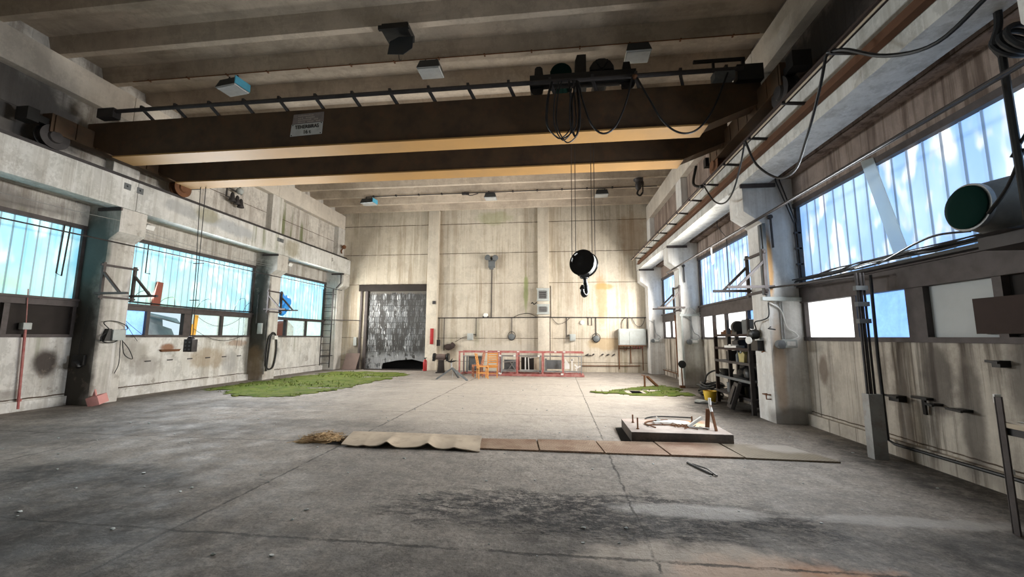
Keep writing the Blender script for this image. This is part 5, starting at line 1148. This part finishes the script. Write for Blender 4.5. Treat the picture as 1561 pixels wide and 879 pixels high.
# ------------------------------------------------------------------ floor
m = MB()
nx = 90; x0, x1, yA, yB = -3.06, -1.06, 5.5, 6.17
top = []; bot = []
for i in range(nx + 1):
    f = i / nx; x = x0 + (x1 - x0) * f
    z = .012 + .012 * (.5 + .5 * cos(f * 22)) + sum(hh * math.exp(-abs((f - c_) / ww) ** 1.5) for c_, hh, ww in ((.17, .02, .03), (.34, .07, .04), (.63, .065, .04), (.82, .02, .03), (.98, -.008, .03)))
    yf = yA - .02 * sin(f * 7) + .03 * (1 - f); yb = yB + .02 * sin(f * 5)
    xb = x - .16 + .06 * f
    a = m._v([(x, yf, z), (xb * .5 + x * .5, (yf + yb) / 2, z * .3 + .04), (xb, yb, .05)]); b = m._v([(x, yf, z + .012), (xb * .5 + x * .5, (yf + yb) / 2, z * .3 + .052), (xb, yb, .062)])
    top.append(b); bot.append(a)
for i in range(nx):
    for k in range(2):
        m.bm.faces.new((top[i][k], top[i + 1][k], top[i + 1][k + 1], top[i][k + 1])); m.bm.faces.new((bot[i][k + 1], bot[i + 1][k + 1], bot[i + 1][k], bot[i][k]))
    m.bm.faces.new((bot[i][0], bot[i + 1][0], top[i + 1][0], top[i][0])); m.bm.faces.new((top[i][2], top[i + 1][2], bot[i + 1][2], bot[i][2]))
for i in (0, nx):
    for k in range(2): m.bm.faces.new((bot[i][k], bot[i][k + 1], top[i][k + 1], top[i][k]))
solo('corrugated_sheet', m, 'cement_sheet', 'wavy corrugated cement sheet lying over the floor trench', 'corrugated sheet')
xs = [-1.1, -.26, .61, 1.46, 2.38, 3.5]
labs = ['rusty tread plate over the trench beside the corrugated sheet', 'rusty tread plate over the trench, second from the corrugated sheet', 'rusty tread plate over the trench in front of the left half of the concrete plinth', 'rusty tread plate over the trench in front of the right half of the concrete plinth', 'greenish tread plate at the right end of the trench, last of the row']
for i in range(5):
    m = MB(); g_ = .012; a, b = xs[i] + g_, xs[i + 1] - g_; yb = 6.16 + .04 * i
    if i == 4: m.prism([(a, 5.63), (b, 5.6), (b - .25, 6.32), (a - .05, 6.3)], 'z', .002, .022 + .004 * (i % 2))
    else: m.prism([(a, 5.63), (b, 5.63), (b - .07, yb + .04), (a - .07, yb)], 'z', .002, .022 + .004 * (i % 2))
    solo('tread_plate', m, 'tread', labs[i], 'cover plate', 'tread plates over the floor trench')
m = MB()
rnd = random.Random(11)
m.ball((-3.5, 5.82, .0), .22, 3, .2, (1.35, .85, .35)); m.ball((-3.72, 5.72, .0), .12, 2, .25, (1.5, .8, .35))
for k in range(160):
    x, y = -3.5 + rnd.gauss(0, .16), 5.82 + rnd.gauss(0, .09); a = rnd.uniform(0, pi); l = rnd.uniform(.05, .14); z = max(.005, .07 - abs(x + 3.5) * .15) + rnd.uniform(0, .02)
    m.bar((x - l * cos(a), y - l * sin(a), z), (x + l * cos(a), y + l * sin(a), z + rnd.uniform(-.01, .02)), .005)
o = solo('straw', m, 'straw', 'small heap of pale straw and debris at the left end of the trench', 'straw'); o['kind'] = 'stuff'
m = MB(); m.prism([(-3.35, 5.62), (-3.02, 5.62), (-3.1, 6.1), (-3.3, 6.05)], 'z', .001, .006); struct('floor_trench', m, 'void')  # flat black patch for the dark of the open trench
m = MB(); m.prism([(.93, 6.36), (1.09, 6.33), (1.12, 7.3), (.97, 7.24)], 'z', .001, .004); struct('floor_pit_shade', m, 'void')  # flat black sheet painting the dark gap beside the plinth
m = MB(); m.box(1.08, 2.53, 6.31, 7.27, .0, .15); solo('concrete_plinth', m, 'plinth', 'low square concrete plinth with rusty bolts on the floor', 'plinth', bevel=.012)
for (x, y, h, lab) in ((1.22, 6.96, .13, 'thin anchor bolt at the far left corner of the plinth'), (1.21, 6.5, .17, 'thin anchor bolt at the near left corner of the plinth'), (2.2, 7.1, .1, 'thin anchor bolt at the far right corner of the plinth')):
    m = MB(); m.cyl((x, y, .15), (x, y, .15 + h), .012, 8); m.lathe([(.01, 0), (.022, 0), (.022, .015), (.01, .015)], (x, y, .15), (0, 0, 1), 6); solo('anchor_bolt', m, 'rust', lab, 'bolt', 'bolts in the concrete plinth')
t = thing('bent_pipe', 'upright rusty pale pipe stub bent at the top on the concrete plinth', 'pipe', (2.36, 6.6, .15))
m = MB(); m.bar((2.36, 6.5, .15), (2.33, 6.62, .52), .03); m.bar((2.3, 6.7, .15), (2.31, 6.66, .45), .06, .02); part('stub', m, 'rust', t)
m = MB(); m.tube([(2.335, 6.58, .42), (2.33, 6.62, .5), (2.33, 6.63, .62)], .022, 8); part('pipe', m, 'white_metal', t)
m = MB(); m.bar((2.02, 6.7, .17), (2.24, 6.75, .30), .04); m.bar((2.02, 6.7, .165), (2.3, 6.6, .165), .02); part('strut', m, 'white_metal', t)
m = MB(); m.ball((1.86, 7.0, .155), .2, 3, .1, (1.4, .45, .22)); m.prism([(1.6, .15), (1.72, .15), (1.62, .25)], 'y', 6.98, 7.06); m.obox((1.75, 6.98, .165), (.4, .12, .03), (0, 0, .1)); solo('white_bag', m, 'white_metal', 'flat white bag lying at the back of the concrete plinth', 'bag')
m = MB(); m.tube(smooth_path([(1.42, 6.72, .165), (1.4, 6.9, .165), (1.55, 7.0, .18), (1.8, 7.06, .19)], 5), .012, 6); m.tube(smooth_path([(1.5, 6.6, .16), (1.42, 6.72, .17), (1.5, 6.8, .16), (1.9, 6.78, .17)], 5), .01, 6)
rnd = random.Random(4)
for k in range(34):
    x, y, a = 1.95 + rnd.gauss(0, .14), 6.75 + rnd.gauss(0, .09), rnd.uniform(0, pi); m.bar((x - .06 * cos(a), y - .06 * sin(a), .155), (x + .06 * cos(a), y + .06 * sin(a), .158 + rnd.uniform(0, .02)), .008)
solo('wire_scrap', m, 'rust', 'rusty wire and straw scraps strewn on top of the concrete plinth', 'wire')
m = MB(); m.tube(smooth_path([(2.4, 7.6, .02), (1.9, 7.65, .02), (1.62, 7.95, .02), (1.9, 8.25, .02), (2.5, 8.05, .05)], 6), .012, 6); solo('wire_loop', m, 'rubber', 'black wire loop lying on the floor behind the plinth', 'wire')
m = MB(); m.tube([(1.58, 5.36, .012), (1.66, 5.12, .014), (1.73, 4.95, .012)], .012, 6); m.tube([(1.62, 5.28, .02), (1.72, 5.08, .03), (1.76, 4.9, .012), (1.72, 4.98, .012)], .009, 6); solo('iron_rod', m, 'black', 'two thin black rods lying on the floor in front of the tread plates', 'rod')
m = MB(); m.bar((2.69, 13.08, 0), (2.69, 13.08, .36), .05); m.plate([(2.66, 13.0, .37), (2.6, 13.1, .38), (2.62, 13.14, .38), (2.72, 13.06, .37)], .015); m.obox((2.95, 13.2, .17), (.5, .1, .05), (0, R(38), R(30)))
solo('iron_prop', m, 'rust', 'rusty iron prop with a leaning plank standing in the right moss patch', 'prop')

# moss grown over the floor: what nobody could count
def inside(p, poly):
    c = False; n = len(poly)
    for i in range(n):
        a, b = poly[i], poly[i - 1]
        if (a[1] > p[1]) != (b[1] > p[1]) and p[0] < (b[0] - a[0]) * (p[1] - a[1]) / (b[1] - a[1]) + a[0]: c = not c
    return c
from mathutils import noise as mn
def moss(name, poly, label, tufts, hole=None, step=.11):
    xs_ = [p[0] for p in poly]; ys_ = [p[1] for p in poly]; m = MB(); V = {}
    def edge(p): return min((Vector(p) - Vector(q)).length for q in poly)
    def vert(i, j):
        if (i, j) not in V:
            x, y = min(xs_) + i * step, min(ys_) + j * step
            V[i, j] = m.bm.verts.new((x, y, .006 + .028 * max(0, mn.noise((x * 1.7, y * 1.7, 0)) + .35)))
        return V[i, j]
    for i in range(int((max(xs_) - min(xs_)) / step)):
        for j in range(int((max(ys_) - min(ys_)) / step)):
            x, y = min(xs_) + (i + .5) * step, min(ys_) + (j + .5) * step
            w = .35 * mn.noise((x * 1.1, y * 1.1, 3)) + .2 * mn.noise((x * 4, y * 4, 7))
            if not inside((x + w, y + w * .8), poly): continue
            if mn.noise((x * .9, y * 2.2, 5)) > .42: continue
            if hole and hole[0] - .1 < x < hole[1] + .1 and hole[2] - .1 < y < hole[3] + .1: continue
            q = [vert(i, j), vert(i + 1, j), vert(i + 1, j + 1), vert(i, j + 1)]; m.bm.faces.new(q)
    r = bmesh.ops.extrude_face_region(m.bm, geom=list(m.bm.faces))
    for v in [g for g in r['geom'] if isinstance(g, bmesh.types.BMVert)]: v.co.z = max(.0015, v.co.z - .03)
    rnd = random.Random(8)
    for k in range(tufts):
        x, y = rnd.uniform(min(xs_), max(xs_)), rnd.uniform(min(ys_), max(ys_))
        if not inside((x, y), poly) or (hole and hole[0] - .1 < x < hole[1] + .1 and hole[2] - .1 < y < hole[3] + .1): continue
        big = mn.noise((x * .7, y * .7, 9)) > .1
        for b in range(4):
            a = rnd.uniform(0, 2 * pi); h = rnd.uniform(.02, .06) * (1.6 if big else .5); w = .01
            A = m._v([(x - w * sin(a), y + w * cos(a), .0), (x + w * sin(a), y - w * cos(a), .0), (x + .5 * h * cos(a), y + .5 * h * sin(a), h)]); m.bm.faces.new(A)
    o = solo(name, m, 'moss', label, 'moss'); o['kind'] = 'stuff'; return o
moss('moss', [(-10.3, 10.9), (-9.3, 10.2), (-8.4, 9.8), (-7.5, 9.55), (-6.7, 9.9), (-6.45, 11), (-6.3, 12.6), (-6.3, 14.2), (-6.0, 15.6), (-6.6, 16.6), (-8.4, 16.9), (-9.6, 16.7), (-9.9, 15.4), (-10.0, 14.2), (-10.0, 12.8)], 'green moss patch on the floor along the left wall', 1200)
moss('moss', [(.8, 11.75), (1.3, 11.45), (1.9, 11.15), (2.8, 11.15), (3.5, 11.3), (3.75, 11.7), (3.6, 12.6), (3.3, 13.6), (2.7, 13.2), (2.2, 12.8), (1.8, 12.4), (1.6, 12.0)], 'small green moss patch on the floor round the sump on the right', 120, PIT)
m = MB(); rnd = random.Random(21)
for k in range(170):
    x, y = rnd.uniform(-8, 4), rnd.uniform(2.2, 7.5) if k < 120 else rnd.uniform(7.5, 15)
    if 1.0 < x < 2.6 and 6.2 < y < 7.4 or -3.4 < x < 3.6 and 5.5 < y < 6.4 or 3.5 < x and y > 8.4: continue
    s = rnd.uniform(.005, .017); m.ball((x, y, s * .35), s, 1, .3, (1.3, 1, .6))
o = solo('debris', m, 'grey_paint', 'small pale stone crumbs scattered over the concrete floor', 'debris'); o['kind'] = 'stuff'

# ------------------------------------------------------------------ outside
m = MB(); m.box(-60, 60, -30, 60, -3.0, -2.6); struct('exterior_ground', m, 'grass')
# ------------------------------------------------------------------ light
w = bpy.data.worlds.new('sky'); sc.world = w; w.use_nodes = True
nt = w.node_tree; nt.nodes.clear()
o = nt.nodes.new('ShaderNodeOutputWorld'); b = nt.nodes.new('ShaderNodeBackground'); b.inputs[0].default_value = (.72, .90, 1, 1); b.inputs[1].default_value = .78
nt.links.new(b.outputs[0], o.inputs[0])
def bay(name, side, y0, y1, watt, colr, tilt=0.0):
    x = (XL + (.2 if y1 < 8 else .12)) if side < 0 else (XR - (.23 if y1 < 8 else .12))
    l = bpy.data.lights.new(name, 'AREA'); l.shape = 'RECTANGLE'; l.size = y1 - y0 - 1.4; l.size_y = 1.1; l.energy = watt; l.color = colr; l.spread = R(150)
    ob = bpy.data.objects.new(name, l); col.objects.link(ob); ob.location = (x, (y0 + y1) / 2, 3.1)
    ob.rotation_euler = (R(74 if y1 < 8 else 84), 0, R(-90) if side < 0 else R(90))
    return ob
COOL = (.93, .97, 1.0); WARM = (1.0, .95, .87)
bay('window_daylight', 1, 4.6, 7.92, 235, COOL)
bay('window_daylight', 1, 8.52, 13.2, 470, WARM)
bay('window_daylight', 1, 13.78, 17.7, 400, WARM)
bay('window_daylight', -1, 3.25, 7.92, 30, COOL)
bay('window_daylight', -1, 8.52, 13.2, 330, COOL)
bay('window_daylight', -1, 13.78, 17.7, 330, WARM)

# ------------------------------------------------------------------ camera
f_, yaw, pit, rol, ch = 605.12, .1142, .121, .0039, 1.55
cam = bpy.data.cameras.new('camera'); cam.sensor_fit = 'HORIZONTAL'; cam.sensor_width = 36; cam.lens = f_ * 36 / 1561; cam.clip_start = .05; cam.clip_end = 300
co = bpy.data.objects.new('camera', cam); col.objects.link(co); co.location = (0, 0, ch)
F = Vector((-sin(yaw) * cos(pit), cos(yaw) * cos(pit), sin(pit))); R0 = Vector((cos(yaw), sin(yaw), 0)); U0 = R0.cross(F)
Rr = R0 * cos(rol) + U0 * sin(rol); Uu = U0 * cos(rol) - R0 * sin(rol)
co.rotation_euler = Matrix((Rr, Uu, -F)).transposed().to_euler()
sc.camera = co
sc.view_settings.view_transform = 'Standard'; sc.view_settings.look = 'None'; sc.view_settings.gamma = 1; sc.view_settings.use_curve_mapping = False
sc.view_settings.exposure = 0.35
sc.cycles.use_denoising = True
sc.cycles.max_bounces = 8; sc.cycles.diffuse_bounces = 5; sc.cycles.transparent_max_bounces = 12
